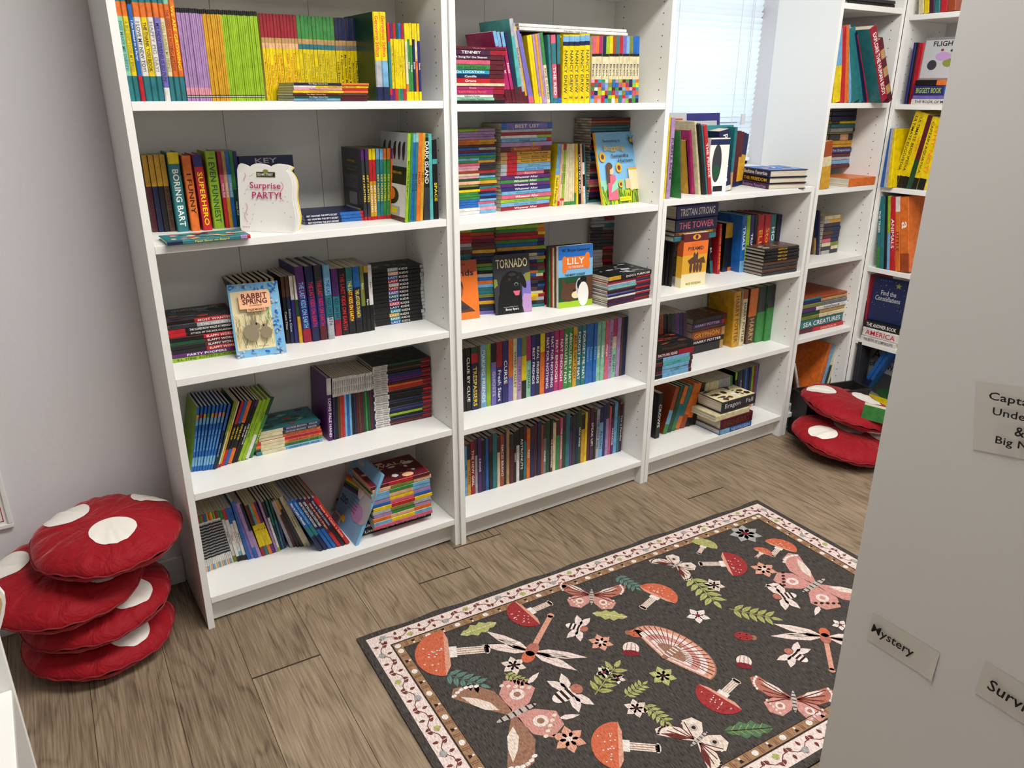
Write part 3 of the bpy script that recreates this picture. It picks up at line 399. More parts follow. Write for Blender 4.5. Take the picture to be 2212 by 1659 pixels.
('V',2,(0.343,0.02,0.3814,0.02,1.367,0.1836,0.1847,-0.1034,-0.0413,0.15),'paperback_book','teal and pink spines, top shelf, second bookcase','''1;teal100;;x|1.9;teal8+rose50+teal30+rose12;THE RED;white|1.4;blue8+maroon50+teal42;;x'''.split('|')),
('V',2,(0.3834,0.02,0.4889,0.02,1.367,0.1853,0.1911,0,-0.0392,0.15),'hardback_book','five yellow numbered books, top shelf, second bookcase','''1;yellow84+navy6+sky8+yellow2;NANCY DREW  1;charcoal|1;yellow84+navy6+sky8+yellow2;NANCY DREW  2;charcoal|1;yellow84+navy6+sky8+yellow2;NANCY DREW  3;charcoal|1;yellow84+navy6+sky8+yellow2;NANCY DREW  4;charcoal|1;yellow84+navy6+sky8+yellow2;NANCY DREW  5;charcoal'''.split('|')),
('V',2,(0.4906,0.02,0.684,0.02,1.367,0.186,0.1933,0,-0.0546,0.14),'paperback_book','checkered multicoloured set, top shelf, second bookcase','''1;sky7+blue5+magenta7+green5+rust7+pink5+cream34+black4+rose26;Brain;navy|1;orange7+rose5+navy7+white5+teal7+red5+cream34+black4+orange26;Brain;navy|1;pink7+orange5+lime7+gold5+red7+cyan5+cream34+black4+magenta26;Brain;navy|1;red7+magenta5+yellow7+teal5+violet7+green5+cream34+black4+navy26;Brain;navy|1;cyan7+navy5+rust7+lilac5+sky7+white5+cream34+black4+lime26;Brain;navy|1;green7+lime5+teal7+lime5+olive7+gold5+cream34+black4+yellow26;Brain;navy|1;white7+yellow5+red7+maroon5+blue7+teal5+cream34+black4+rust26;Brain;navy|1;gold7+rust5+violet7+green5+blue7+lilac5+cream34+black4+teal26;Brain;navy|1;teal7+teal5+sky7+navy5+rose7+lime5+cream34+black4+red26;Brain;navy|1;lilac7+red5+olive7+sky5+orange7+maroon5+cream34+black4+violet26;Brain;navy|1;lime7+violet5+blue7+orange5+magenta7+green5+cream34+black4+sky26;Brain;navy|1;maroon7+sky5+blue7+pink5+navy7+navy5+cream34+black4+olive26;Brain;navy|1;green7+olive5+rose7+red5+lime7+sky5+cream34+black4+blue26;Brain;navy|1;navy7+blue5+orange7+cyan5+yellow7+orange5+cream34+black4+blue26;Brain;navy'''.split('|')),
('S',2,(0.2313,0.02,0.6259,0.02,1.557,0.0186,0.2),'picture_book','white pair across the row, top shelf, second bookcase','''1;white100;I'm Not Your Sister;charcoal|1;white100;;x'''.split('|')),
('S',2,(0.3791,0.03,0.563,0.03,1.544,0.0254,0.12),'paperback_book','yellow pair under white books, second bookcase','''1;yellow90+gold10;Paint the Word;olive|1;yellow80+plum10+silver10;;x'''.split('|')),
('S',2,(0.0719,0.1422,0.2306,0.1428,1.047,0.2477,0.13),'paperback_book','tall left pile, second shelf, second bookcase','''1.3;white62+sky38;My Weird School;charcoal|1.3;white62+pink38;;charcoal|1.3;blue62+sky38;;charcoal|1;blue62+rose38;My Weird School;charcoal|1;blue62+sky38;;charcoal|1;green62+navy38;;charcoal|1;green62+blue38;My Weird School;charcoal|1;green62+navy38;;charcoal|1;yellow62+red38;;charcoal|1;black62+teal38;My Weird School;charcoal|1;olive62+brown38;;charcoal|1.3;peach62+gold38;;charcoal|1;forest62+green38;My Weird School;charcoal|1;pink62+sky38;fuse and mist;charcoal|1;cream62+charcoal38;fuse and mist;charcoal|1;rust62+red38;fuse and mist;charcoal|1;pink62+charcoal38;fuse and mist;charcoal|1;pink62+charcoal38;fuse and mist;charcoal|1;rose62+charcoal38;fuse and mist;charcoal|1;green62+gold38;fuse and mist;charcoal|1;sky62+teal38;;charcoal|1;green62+green38;My Weird School;charcoal|1;blue62+blue38;;charcoal|1;crimson62+maroon38;;charcoal|1;blue62+silver38;My Weird School;charcoal|1;brown62+maroon38;;charcoal|1;orange62+gold38;;charcoal|1;orange62+gold38;My Weird School;charcoal|1;lilac62+lilac38;;charcoal|1;lilac62+lilac38;;charcoal|1;lilac62+lilac38;My Weird School;charcoal|1;lime62+lilac38;;charcoal'''.split('|'),1),
('S',2,(0.2531,0.1486,0.4516,0.1601,1.047,0.2629,0.13),'paperback_book','tall middle pile, second shelf, second bookcase','''1;crimson100;Whatever After;white|1;sky100;Whatever After;teal|1;lime100;Whatever After;teal|1;rose100;Whatever After;white|1;sky100;Whatever After;teal|1;indigo100;Whatever After;white|1;purple100;Whatever After;white|1;green100;Whatever After;white|1;purple100;Whatever After;white|1;silver12+red20+rose56+maroon12;Ramona;peach|1;silver12+red20+sky68;Ramona Blue;blue|1;silver12+red20+sky68;Ramona;green|1;tan12+red20+gold68;Ramona Quimby, Age 8;black|1;tan12+red20+gold68;Ramona Quimby, Age 8;black|1;tan12+red20+gold68;Ramona The Brave;black|1.3;maroon20+rust60+maroon20;Bossypants Case;gold|1.1;lilac60+gold6+lilac34;;x|1;sky90+red10;Hound;navy|.7;white70+lime30;;x|.8;crimson100;;x|.7;silver100;;x|1.6;blue10+violet80+blue10;BEST LIST;cream'''.split('|')),
('V',2,(0.4605,0.1599,0.6027,0.1553,1.047,0.1966,0.194,0.0947,-0.105,0.14),'thin_reader_book','green and cream upright row, second shelf, second bookcase','''2;yellow50+sky50;Best Friends;navy|1;red8+peach92;;x|1;peach8+red4+cream78+red10;OWL DIARIES;black|1;peach8+red4+lime78+red10;OWL DIARIES;black|1;green6+cream94;;x|1;green6+cream94;;x|1;green6+cream94;;x|1;green6+cream94;;x|1;green6+cream94;;x|1;green20+gold80;;x|1;yellow100;;x|1.4;black100;LAUGH OUT LOUD;white|1;peach100;;x|1;white30+black20+white20+black30;;x|1;teal100;;x'''.split('|')),
('S',2,(0.6193,0.1683,0.8214,0.1636,1.047,0.2724,0.14),'paperback_book','dark pile behind sunflower cover, second shelf, second bookcase','''1;teal80+teal20;;rose|1;black80+maroon20;;rose|1;plum80+brown20;;rose|1;navy80+grey20;;rose|1;crimson80+maroon20;;rose|1;maroon80+plum20;;rose|1;tan80+teal20;;rose|1;rose80+maroon20;;rose|1;rose80+brown20;;rose|1;navy80+grey20;;rose|1;brown80+maroon20;;rose|1;grey80+plum20;;rose|1;red80+teal20;;rose|1;brown80+maroon20;;rose|1;brown80+brown20;;rose|1;grey80+grey20;;rose|1;brown80+maroon20;;rose|1;blue80+plum20;;rose|1;navy80+teal20;;rose|1;teal80+maroon20;;rose|1;maroon80+brown20;;rose|1;red80+grey20;;rose|1;navy80+maroon20;;rose|1;black80+plum20;;rose|1;red80+teal20;;rose|1;plum80+maroon20;;rose|1;purple80+brown20;;rose|1;teal80+grey20;PRINCESS;rose|1;teal80+maroon20;PRINCESS;rose|1;brown80+plum20;PRINCESS;rose|1;rust80+teal20;PRINCESS;rose|1;maroon80+maroon20;PRINCESS;rose'''.split('|'),1),
('S',2,(0.0762,0.179,0.2178,0.1335,0.7245,0.276,0.13),'paperback_book','left pile behind orange cover, third shelf, second bookcase','''1;lilac50+violet50;;gold|1;violet50+navy50;;gold|1;navy50+black50;;gold|1;cream50+gold50;;gold|1;navy50+indigo50;;gold|1;lime50+olive50;;gold|1;mint50+teal50;;gold|1;sky50+teal50;;gold|1;silver50+sky50;;gold|1;gold50+orange50;;gold|1;navy50+blue50;;gold|1;sky50+silver50;;gold|1;charcoal50+black50;;gold|1;olive50+green50;;gold|1;yellow50+olive50;ANDREW COPE;gold|1;red50+black50;ANDREW COPE;gold|1;teal50+navy50;ANDREW COPE;gold|1;teal50+charcoal50;ANDREW COPE;gold|1;brown50+gold50;ANDREW COPE;gold|1;grey50+brown50;ANDREW COPE;gold|1;silver50+maroon50;ANDREW COPE;gold|1;red50+maroon50;Dan Gutman;white|1;red50+crimson50;Dan Gutman;white|1;red50+rust50;Dan Gutman;white|1;lime50+green50;Dan Gutman;white'''.split('|'),1),
('S',2,(0.2426,0.16,0.407,0.1233,0.7245,0.275,0.14),'paperback_book','tall pile behind dog cover, third shelf, second bookcase','''1;teal85+teal15;;white|1;black85+charcoal15;;white|1;gold85+silver15;;white|1;yellow85+crimson15;;white|1;cream85+cream15;;white|1;brown85+navy15;;white|1;navy85+blue15;;white|1;charcoal85+black15;;white|1;maroon85+maroon15;;white|1;blue85+cream15;;white|1;orange85+green15;;white|1;navy85+brown15;;white|1;maroon85+maroon15;;white|1;indigo85+green15;;white|1;silver85+gold15;;white|1;cream85+blue15;;white|1;navy85+navy15;FABULOUS FEAST;white|1;gold85+lime15;;white|1;blue85+navy15;;white|1;green85+indigo15;;white|1;red85+red15;;white|1;crimson85+yellow15;;white|1;green85+orange15;;white|1;lime85+gold15;;white'''.split('|'),1),
('V',2,(0.4125,0.1393,0.4342,0.136,0.7245,0.1876,0.1889,0,-0.0507,0.16),'paperback_book','red paperbacks beside tall pile, third shelf','''1;crimson100;;x|1;red100;RED BOOK;white'''.split('|')),
('S',2,(0.6948,0.2463,0.854,0.1988,0.7245,0.2559,0.15),'paperback_book','back pile at right, third shelf, second bookcase','''1;white30+maroon60+red10;;silver|1;white30+red60+red10;;silver|1;white30+charcoal60+red10;;silver|1;white30+brown60+red10;;silver|1;white30+rust60+red10;;silver|1;white30+maroon60+red10;;silver|1;white30+gold60+red10;;silver|1;white30+maroon60+red10;;silver|1;white30+red60+red10;;silver|1;white30+brown60+red10;;silver|1;white30+rust60+red10;;silver|1;white30+maroon60+red10;;silver|1;charcoal30+red60+red10;;silver|1;charcoal30+charcoal60+red10;Dog Diaries;silver|1;charcoal30+charcoal60+red10;Dog Diaries;silver|1;charcoal30+maroon60+red10;Dog Diaries;silver|1;charcoal30+brown60+red10;Dog Diaries;silver|1;charcoal30+brown60+red10;Dog Diaries;silver|1;charcoal30+grey60+red10;Dog Diaries;silver|1;silver30+teal60+red10;Dog Diaries;silver|1;silver30+silver60+red10;Dog Diaries;silver|1;silver30+crimson60+red10;Dog Diaries;silver'''.split('|'),1),
('S',2,(0.576,-0.0031,0.7989,0.0172,0.7245,0.1015,0.14),'paperback_book','front pile at right edge, third shelf, second bookcase','''1;maroon60+maroon40;;x|1;indigo60+red40;;x|1;maroon60+navy40;;x|1;plum60+maroon40;;x|1;white60+red40;;x|1;navy60+navy40;;x|1;violet60+maroon40;;x|1;black60+red40;;x|1;plum60+navy40;;x|1;mint60+maroon40;;x|1;sky60+red40;;x|1;silver60+navy40;;x|1;crimson60+maroon40;;x|1;black60+red40;;x|2.2;gold25+black75;DOG'S PURPOSE;white'''.split('|')),
('V',2,(0.0801,0.1261,0.7788,0.1143,0.4095,0.2186,0.2266,0,0,0.15),'comic_book','full upright row, fourth shelf, second bookcase','''1;black100;;x|1;black100;CLUE BY CLUE;white|1.3;navy75+red15+forest10;TRESPASSERS;yellow|.5;brown100;;x|1.1;sky100;MAKING FRIENDS;white|.9;lime100;;x|1;violet70+black30;GHOSTS;silver|1.2;indigo60+crimson40;Fresh Start;white|1.2;indigo100;CURSE;white|.9;violet40+orange60;;x|.8;cream100;SWEET VALLEY;forest|.9;lilac70+blue30;TRYOUTS;purple|1;black30+yellow40+olive30;;x|1;mint60+magenta40;SQUAD;black|.9;indigo100;BEST FRIENDS;white|.9;navy100;REAL FRIENDS;white|1;orange70+yellow30;;x|1;purple100;NAT FOR NOTHING;white|1;purple100;NAT FOR NOTHING;white|1;magenta100;NAT ENOUGH;white|1;magenta100;NAT ENOUGH;white|1;green100;ABSOLUTELY NAT;white|1;green100;ABSOLUTELY NAT;white|.9;gold100;ALL IS NAT LOST;black|1;teal100;FORGET ME NAT;white|1;teal100;FORGET ME NAT;white|.9;blue100;Sisters;sky|.8;blue100;Sisters;sky|.8;blue100;Sisters;sky|.9;mint100;Smile;white|.9;mint100;Smile;white|.9;rose100;allergic;white|.9;lilac100;FOUR SISTERS;maroon|1;mint50+cream20+magenta30;SQUAD;black|.9;lilac100;;x|.5;brown100;;x|1;navy100;;white'''.split('|')),
('V',2,(0.0873,0.1217,0.7747,0.1084,0.097,0.2102,0.2184,0,0,0.15),'comic_book','packed row, bottom shelf, second bookcase','''0.75;sky100;THE GIRL;navy;h0.90|1.04;gold70+navy30;PUFFIN;navy;h0.93|1.32;crimson100;THE NEW GIRL;white;h0.95|0.82;silver70+charcoal30;;navy;h0.98|1.11;purple100;CROSS;white;h1.01|1.39;navy70+black30;;white;h0.92|0.89;blue100;;white;h0.95|1.18;black70+maroon30;;white;h0.97|1.46;teal100;;white;h1.00|0.96;cream70+plum30;;navy;h0.91|1.25;rust100;NACD BRAVO;white;h0.94|0.75;black70+navy30;;white;h0.96|1.04;tan100;;white;h0.99|1.32;maroon70+charcoal30;;white;h0.90|0.82;black100;GEEKS;white;h0.93|1.11;white70+black30;;navy;h0.95|1.39;black100;ASTRONUTS;white;h0.98|0.89;teal70+maroon30;;white;h1.01|1.18;orange100;RED;white;h0.92|1.46;navy70+plum30;;white;h0.95|0.96;maroon100;;white;h0.97|1.25;navy70+navy30;;white;h1.00|0.75;rust100;;white;h0.91|1.04;grey70+charcoal30;CLASS;white;h0.94|1.32;forest100;;white;h0.96|0.82;maroon70+black30;THE BREADWINNER;white;h0.99|1.11;cream100;;navy;h0.90|1.39;green70+maroon30;;white;h0.93|0.89;rose100;THE BREADWINNER;white;h0.95|1.18;forest70+plum30;;white;h0.98|1.46;teal100;;white;h1.01|0.96;purple70+navy30;;white;h0.92|1.25;charcoal100;;white;h0.95|0.75;navy70+charcoal30;;white;h0.97|1.04;forest100;MAX WINS;white;h1.00|1.32;gold70+black30;;navy;h0.91|0.82;yellow100;;navy;h0.94|1.11;maroon70+maroon30;;white;h0.96|1.39;plum100;SPEAK UP!;white;h0.99|0.89;black70+plum30;;white;h0.90|1.18;silver100;THE DEEP END;navy;h0.93|1.46;sky70+navy30;ALONG;navy;h0.95|0.96;indigo100;;white;h0.98|1.25;lilac70+charcoal30;;white;h1.01|0.75;rose100;;white;h0.92|1.04;purple70+black30;PARADISE;white;h0.95|1.32;sky100;;navy;h0.97|0.82;teal70+maroon30;;white;h1.00|1.11;plum100;This is Paradise;white;h0.91'''.split('|')),
('V',3,(0.0284,0.0305,0.0553,0.0242,1.057,0.2717,0.2612,0,0,0.2),'picture_book','yellow-edged and pink spines at left on low bookcase top','''1;yellow100;;x|2;lilac100;PURPLE RIDER;black'''.split('|')),
('V',3,(0.0936,0.0214,0.0898,0.0025,1.057,0.2245,0.2258,-0.1031,-0.1189,0.12),'paperback_book','green book, low bookcase top','''1;green100;;x'''.split('|')),
('V',3,(0.2107,0.1019,0.2045,0.0768,1.057,0.1892,0.1921,-0.1776,-0.2125,0.1),'paperback_book','small yellow book, low bookcase top','''1;gold100;;x'''.split('|')),
('V',3,(0.2116,0.081,0.2328,0.0448,1.057,0.209,0.271,-0.1879,-0.2137,0.17),'picture_book','tilted purple and grey books, low bookcase top','''1.1;magenta100;;x|1;cream100;;x'''.split('|')),
('V',3,(0.2328,0.0448,0.2737,0.0335,1.057,0.2493,0.2402,-0.2297,-0.2381,0.17),'picture_book','tilted black, teal and red spines, low bookcase top','''1;black100;;x|.4;teal100;;x|1.2;red100;THE PRINCE;white'''.split('|')),
('V',3,(0.3516,0.0584,0.4072,0.0847,1.057,0.2171,0.2179,-0.1662,-0.1706,0.13),'paperback_book','blue bundle book, low bookcase top','''1;white8+navy92;Percy Jackson;white'''.split('|')),
('V',3,(0.4091,0.0835,0.4238,0.0806,1.057,0.2269,0.227,0,0,0.2),'picture_book','teal picture book with star, low bookcase top','''1;tan30+teal70;;x'''.split('|')),
('V',3,(0.5064,0.1515,0.6005,0.1957,1.057,0.211,0.1923,0,0.0787,0.16),'paperback_book','leaning red and gold paperbacks, low bookcase top','''1;navy10+maroon90;;x|1;navy10+gold45+maroon45;;x|1;navy10+gold50+navy40;;x|1;navy10+gold50+navy40;;x'''.split('|')),
('S',3,(0.6109,0.2069,0.5637,0.0343,1.057,0.0727,0.17),'picture_book','flat pile at right, low bookcase top','''1;plum100;Bedtime Favorites;lilac|1;black100;THE FREEDOM;gold|1.2;navy100;Bedtime Favorites;white'''.split('|')),
('V',3,(0.1445,0.129,0.161,0.0867,0.727,0.2215,0.2228,0,0,0.13),'paperback_book','black spines at left, second shelf, low bookcase','''1;black100;;x|1;black100;;x|1;black100;;x'''.split('|'),1),
('S',3,(0.2946,0.1915,0.5438,0.2149,0.727,0.1695,0.14),'paperback_book','dark pile behind golden cover, second shelf, low bookcase','''1;black100;;x|1;black100;;x|1;brown100;;x|1;charcoal100;;x|1;black100;;x|1;maroon100;;x|1;navy100;;x'''.split('|'),1),
('S',3,(0.1369,0.07,0.3492,0.07,0.895,0.1287,0.15),'hardback_book','thick dark books topping the pile, low bookcase','''1;teal100;;x|.8;brown100;THE SEA OF MONSTERS;gold|2.4;navy100;THE TOWER;rose|2.6;indigo100;TRISTAN STRONG;white'''.split('|')),
('V',3,(0.4457,0.175,0.4763,0.1373,0.727,0.1599,0.2104,-0.2591,0,0.15),'hardback_book','black and red thick spines, second shelf, low bookcase','''1;teal30+black50+maroon20;BA;white|1;red100;SWORD OF SUMMER;gold'''.split('|')),
('V',3,(0.5084,0.1624,0.5983,0.1706,0.727,0.1949,0.1904,0,-0.0631,0.13),'paperback_book','three black gold-topped paperbacks, second shelf, low bookcase','''1;navy8+black62+gold30;;x|1;orange8+black62+gold30;;x|1;black70+gold30;PENDRAGON;gold'''.split('|')),
('V',3,(0.5588,0.12,0.8093,0.12,0.727,0.2272,0.2112,-0.0632,-0.0443,0.15),'hardback_book','tall spines behind black pile, second shelf, low bookcase','''1.2;sky20+blue80;TRIALS;white|1;lime100;TRIALS;olive|1;indigo100;TRIALS;white|1;black100;;x|1.8;red100;ELLIS;gold|1.8;red100;Storm;gold|1.5;teal100;HOOK;white|1;black100;;x|1.3;indigo100;;x'''.split('|')),
('S',3,(0.5788,0.0185,0.7741,0.0111,0.727,0.1061,0.15),'hardback_book','black pile at right, second shelf, low bookcase','''1;charcoal100;;silver|1;brown100;;x|1;charcoal100;;x|1;brown100;;x|1;black100;WITCH;gold|1;black100;WITCH;gold|1;black100;WITCH;gold|1;black100;WITCH;gold'''.split('|')),
('S',3,(0.0253,0.0067,0.2126,0.0033,0.411,0.1268,0.13),'paperback_book','sky-blue pile at left, third shelf, low bookcase','''1;black20+sky72+maroon8;;x|1;maroon20+sky72+maroon8;CAMP;teal|1;black20+sky72+maroon8;;x|1;maroon20+turquoise72+maroon8;CAMP;teal|1;black20+sky72+maroon8;;x|1.3;maroon60+crimson40;DACTYL HILL SQUAD;white|1.8;black100;HoopsAbby;brown'''.split('|')),
('V',3,(0.1517,0.12,0.3046,0.12,0.411,0.2052,0.1942,-0.0768,-0.1174,0.13),'paperback_book','dark upright spines at back left, third shelf, low bookcase','''1;silver60+rust40;THE COUNTESS;black|1;black100;;x|1;black100;;x|1;charcoal100;;x|1;purple100;;x|1;navy100;LAST;white|1;teal40+plum60;;x'''.split('|'),1),
('S',3,(0.3479,0.1451,0.5383,0.1465,0.411,0.1472,0.2),'paperback_book','thick dark pile, third shelf, low bookcase','''2;black90+tan10;;x|1;black100;HARRY POTTER;white|2;rust90+tan10;GRYPHON;gold|.7;brown100;;x|1;purple90+red10;HARRY POTTER;silver|1.2;black90+maroon10;HARRY POTTER;brown'''.split('|')),
('V',3,(0.5618,0.1247,0.6295,0.1149,0.411,0.2374,0.2381,-0.0922,0,0.2),'hardback_book','thick yellow and cream hardbacks, third shelf, low bookcase','''1.15;gold100;HARRY POTTER;brown|.8;cream85+rust15;HARRY POTTER;black'''.split('|')),
('V',3,(0.6445,0.1258,0.7905,0.102,0.411,0.2374,0.2422,0,-0.0414,0.19),'hardback_book','orange and green thick hardbacks, third shelf, low bookcase','''1.1;brown50+orange50;HARRY;tan|1.1;green55+charcoal45;;x|1;green60+charcoal40;;x'''.split('|')),
('V',3,(0.1602,0.1292,0.1835,0.1095,0.097,0.1898,0.1954,-0.0561,0.1277,0.12),'paperback_book','blue-black leaning book at left, bottom shelf, low bookcase','''1;black100;CROWS;white'''.split('|')),
('V',3,(0.2152,0.1312,0.3156,0.1386,0.097,0.2021,0.1878,0.2702,0.3432,0.14),'paperback_book','leaning colourful paperbacks, bottom shelf, low bookcase','''1;green20+sky30+rust50;;x|1;forest100;;x|1;green20+teal40+orange40;;x|1.1;orange30+teal70;;x'''.split('|')),
('V',3,(0.3126,0.1356,0.4027,0.132,0.097,0.194,0.1847,0.3801,0.2407,0.14),'paperback_book','leaning orange and dark books, bottom shelf, low bookcase','''1;rust30+orange70;;x|1;black20+orange80;;x|1;black100;;x'''.split('|')),
('V',3,(0.4203,0.1306,0.6049,0.1149,0.097,0.1786,0.1885,0.1148,-0.1351,0.13),'comic_book','thin white-striped spines at back, bottom shelf, low bookcase','''1;white30+black10+cream60;;x|1;white30+black10+cream60;;x|1;white30+black10+cream60;;x|1;white30+black10+cream60;;x|1;white30+black10+cream60;;x|1;white30+black10+cream60;;x|1;silver100;;x|1;silver100;;x|1;silver100;;x|1;silver100;;x|1;silver100;;x|1;silver100;;x|1;green100;;x'''.split('|')),
('V',3,(0.6444,0.1433,0.7995,0.1435,0.097,0.1867,0.1964,-0.0692,-0.0358,0.14),'paperback_book','blue spines at back right, bottom shelf, low bookcase','''1;black80+lime20;;x|1;black100;;x|1.4;navy100;INSIGNIA;silver|1;navy100;;x|1;blue100;;x|1;navy100;;x|1;indigo100;;x|1;orange40+lime60;;x|1;cream30+rust70;;x|1;violet100;;x|1;navy100;;x'''.split('|')),
('S',3,(0.4042,-0.0007,0.5928,-0.0012,0.097,0.0694,0.15),'hardback_book','cream-edged thick pile, bottom shelf, low bookcase','''1;sky30+blue70;NEVERSEEN;silver|1.9;maroon100;INKHEART;brown'''.split('|')),
('S',3,(0.3703,0,0.5714,0,0.163,0.0262,0.15),'hardback_book','wide-paged book in thick pile, low bookcase','''1;cream100;;x'''.split('|')),
('S',3,(0.4023,-0,0.6026,0,0.195,0.0469,0.17),'hardback_book','white-topped black novel on the pile, low bookcase','''1;charcoal100;Eragon   Fall;silver'''.split('|')),
('S',4,(0.054,0.01,0.3441,0.01,1.705,0.0255,0.2),'hardback_book','black pile on top visible shelf, narrow bookcase','''1;black100;;silver|1;charcoal100;;x'''.split('|')),
('V',4,(0.0453,0.01,0.1622,0.01,1.364,0.2536,0.2811,-0.1147,-0.2827,0.2),'picture_book','left thin picture books, upper shelf, narrow bookcase','''1.6;yellow50+sky50;;x|1;red100;;x|1;orange100;;x|.7;sky100;;x'''.split('|')),
('V',4,(0.1646,0.01,0.2791,0.01,1.364,0.2709,0.2737,-0.2956,-0.5374,0.2),'picture_book','tilted teal and blue picture books, upper shelf, narrow bookcase','''2;teal100;;x|1;teal100;;x|1;navy100;;x|.7;red100;;x'''.split('|')),
('V',4,(0.269,-0.045,0.3485,-0.045,1.364,0.3168,0.2353,-0.5092,-0.5391,0.21),'hardback_book','large red and striped books, upper shelf, narrow bookcase','''1.3;crimson100;EXPLORE THE HUMAN BODY;white;<teal|1;maroon14+tan14+maroon14+tan14+maroon14+tan14+maroon16;;x'''.split('|')),
('S',4,(0.2214,0.13,0.4055,0.13,1.104,0.2526,0.14),'hardback_book','tall leaning pile, middle shelf, narrow bookcase','''1;maroon100;;x|1;sky100;;charcoal|.8;silver100;;x|1;maroon100;;x|1.4;indigo100;The Emporium;silver|.8;gold100;;x|1;gold100;;x|1.6;charcoal40+peach30+charcoal30;;x|.5;olive100;;x|1;silver80+charcoal20;;x|1;teal100;;x|.7;brown30+yellow70;;x|1.2;navy100;;x|1.2;navy100;;silver|1.6;charcoal100;;x'''.split('|')),
('S',4,(0.2053,0,0.4118,-0,1.044,0.0346,0.15),'paperback_book','orange paperback lying flat, middle shelf, narrow bookcase','''1;orange100;;x'''.split('|')),
('V',4,(0.0336,0.005,0.0905,0.005,1.044,0.1796,0.182,0,-0.1807,0.05),'hardback_book','yellow book standing at left, middle shelf, narrow bookcase','''1;gold48+cream20+rust32;;x'''.split('|')),
('V',4,(0.2008,0.1304,0.2276,0.0936,0.751,0.1822,0.1918,0,-0.2188,0.15),'hardback_book','dark upright books at left, lower shelf, narrow bookcase','''1;brown100;;x|.5;tan100;;x|1.2;navy100;;x'''.split('|')),
('S',4,(0.23,0.1,0.344,0.1,0.751,0.1638,0.15),'paperback_book','multicoloured pile, lower shelf, narrow bookcase','''1;silver50+charcoal50;;x|1;charcoal60+cream40;;x|1;cream50+olive50;;x|1;rose50+navy50;;x|1;maroon50+navy50;;x|1;brown60+navy40;;x|1;charcoal50+navy50;;x|1;plum50+navy50;;x|1;silver30+gold70;;x|1;cream90+gold10;;x'''.split('|')),
('S',4,(0.0829,0.0468,0.3909,0.044,0.431,0.1536,0.2),'picture_book','wide picture book pile, lower shelf, narrow bookcase','''1;maroon30+red70;DINOSAUR;peach|2.2;teal100;SEA CREATURES;white|1;olive40+cream60;;x|1;forest40+tan60;;x|1;purple30+white70;DINOSAUR;black|1;olive40+grey60;;x|.8;indigo40+tan60;;x|.6;teal40+rust60;;x'''.split('|')),
('V',4,(0.1306,0.074,0.185,0.0508,0.097,0.1421,0.2234,-0.1179,-0.4323,0.2),'picture_book','dark and white leaning booklets, bottom shelf, narrow bookcase','''1;black100;;x|1;brown100;;x|.6;white100;SHARK;black'''.split('|')),
('V',4,(0.2738,0.06,0.4783,0.06,0.097,0.2543,0.1917,0.2722,0.0525,0.2),'picture_book','tall leaning reference books, bottom shelf, narrow bookcase','''1;orange100;;x|1;sky100;;x|1;black60+cream40;;x|.6;cream100;;x|2;navy100;;x|1;sky30+navy40+rust15+blue15;;x|1;navy100;;x'''.split('|')),
('V',5,(0.0446,0.01,0.1885,0.01,1.682,0.0838,0.077,-0.1725,-0.1359,0.15),'hardback_book','mixed spines on top visible shelf, far right bookcase','''1;cream100;;x|1;yellow60+black40;;x|1;plum100;;x|1;teal100;;x|1.3;red100;;x|1.5;rust100;;x'''.split('|')),
('V',5,(0.0403,0.02,0.0841,0.02,1.359,0.2269,0.2209,0,0,0.17),'picture_book','leaning red and navy thin books, upper shelf, far right bookcase','''1;indigo100;;x|.6;black100;;x|1;crimson100;;x|1.2;red100;;x'''.split('|')),
('S',5,(0.0841,0,0.256,0,1.359,0.0884,0.12),'paperback_book','white and purple pile, upper shelf, far right bookcase','''1;white100;THE BOOK OF MATH;black|.7;violet100;;x|1.8;indigo70+blue30;BIGGEST BOOK;lime|1;black50+orange50;;white'''.split('|')),
('V',5,(0.0212,-0.02,0.0721,-0.02,1.037,0.2304,0.2309,0.0405,-0.1186,0.17),'picture_book','blue and yellow thin books, middle shelf, far right bookcase','''1;blue100;;x|1;silver100;;x|1;yellow100;;x'''.split('|')),
('V',5,(0.048,0.02,0.1871,0.02,1.037,0.3029,0.2701,0.1728,0.0978,0.15),'paperback_book','leaning yellow encyclopedias, middle shelf, far right bookcase','''1;black16+yellow84;ULTIMATE BUGOPEDIA;black|1;black16+yellow84;ULTIMATE BUGOPEDIA;black|1;black16+yellow84;WHY?;orange|1;forest40+maroon60;;x|1;black16+yellow84;CAPTAIN AQUATICA;black|1.4;black16+yellow84;WHY NOT?;orange'''.split('|')),
('V',5,(0.0465,0.01,0.1111,0.01,0.702,0.2947,0.3064,-0.1278,-0.1693,0.18),'picture_book','teal and lime picture books, lower shelf, far right bookcase','''1;green30+teal70;THE TREES;white|1.2;teal100;;x|.8;black100;;x|1;sky50+lime50;;x'''.split('|')),
('V',5,(0.1078,0.01,0.1968,0.01,0.702,0.3029,0.3071,-0.1584,-0.2024,0.18),'picture_book','red and orange picture books, lower shelf, far right bookcase','''1.1;red100;ANIMALS;white|1;orange80+white20;LITTLE;maroon|1.8;rust25+orange75;a;white'''.split('|')),
('V',5,(0.0229,0.03,0.0382,0.03,0.378,0.2873,0.2877,-0.0727,-0.0597,0.17),'picture_book','dark red spines beside navy cover, far right bookcase','''1;plum60+white40;;x|1;crimson100;;x'''.split('|')),
('S',5,(0.0404,0,0.2053,0,0.378,0.0935,0.12),'hardback_book','white pile, second lowest shelf, far right bookcase','''1;white100;THE BOOK OF COMPARISONS;black|1.7;white100;AMERICA;red|1.3;black100;THE ANSWER BOOK;white'''.split('|')),
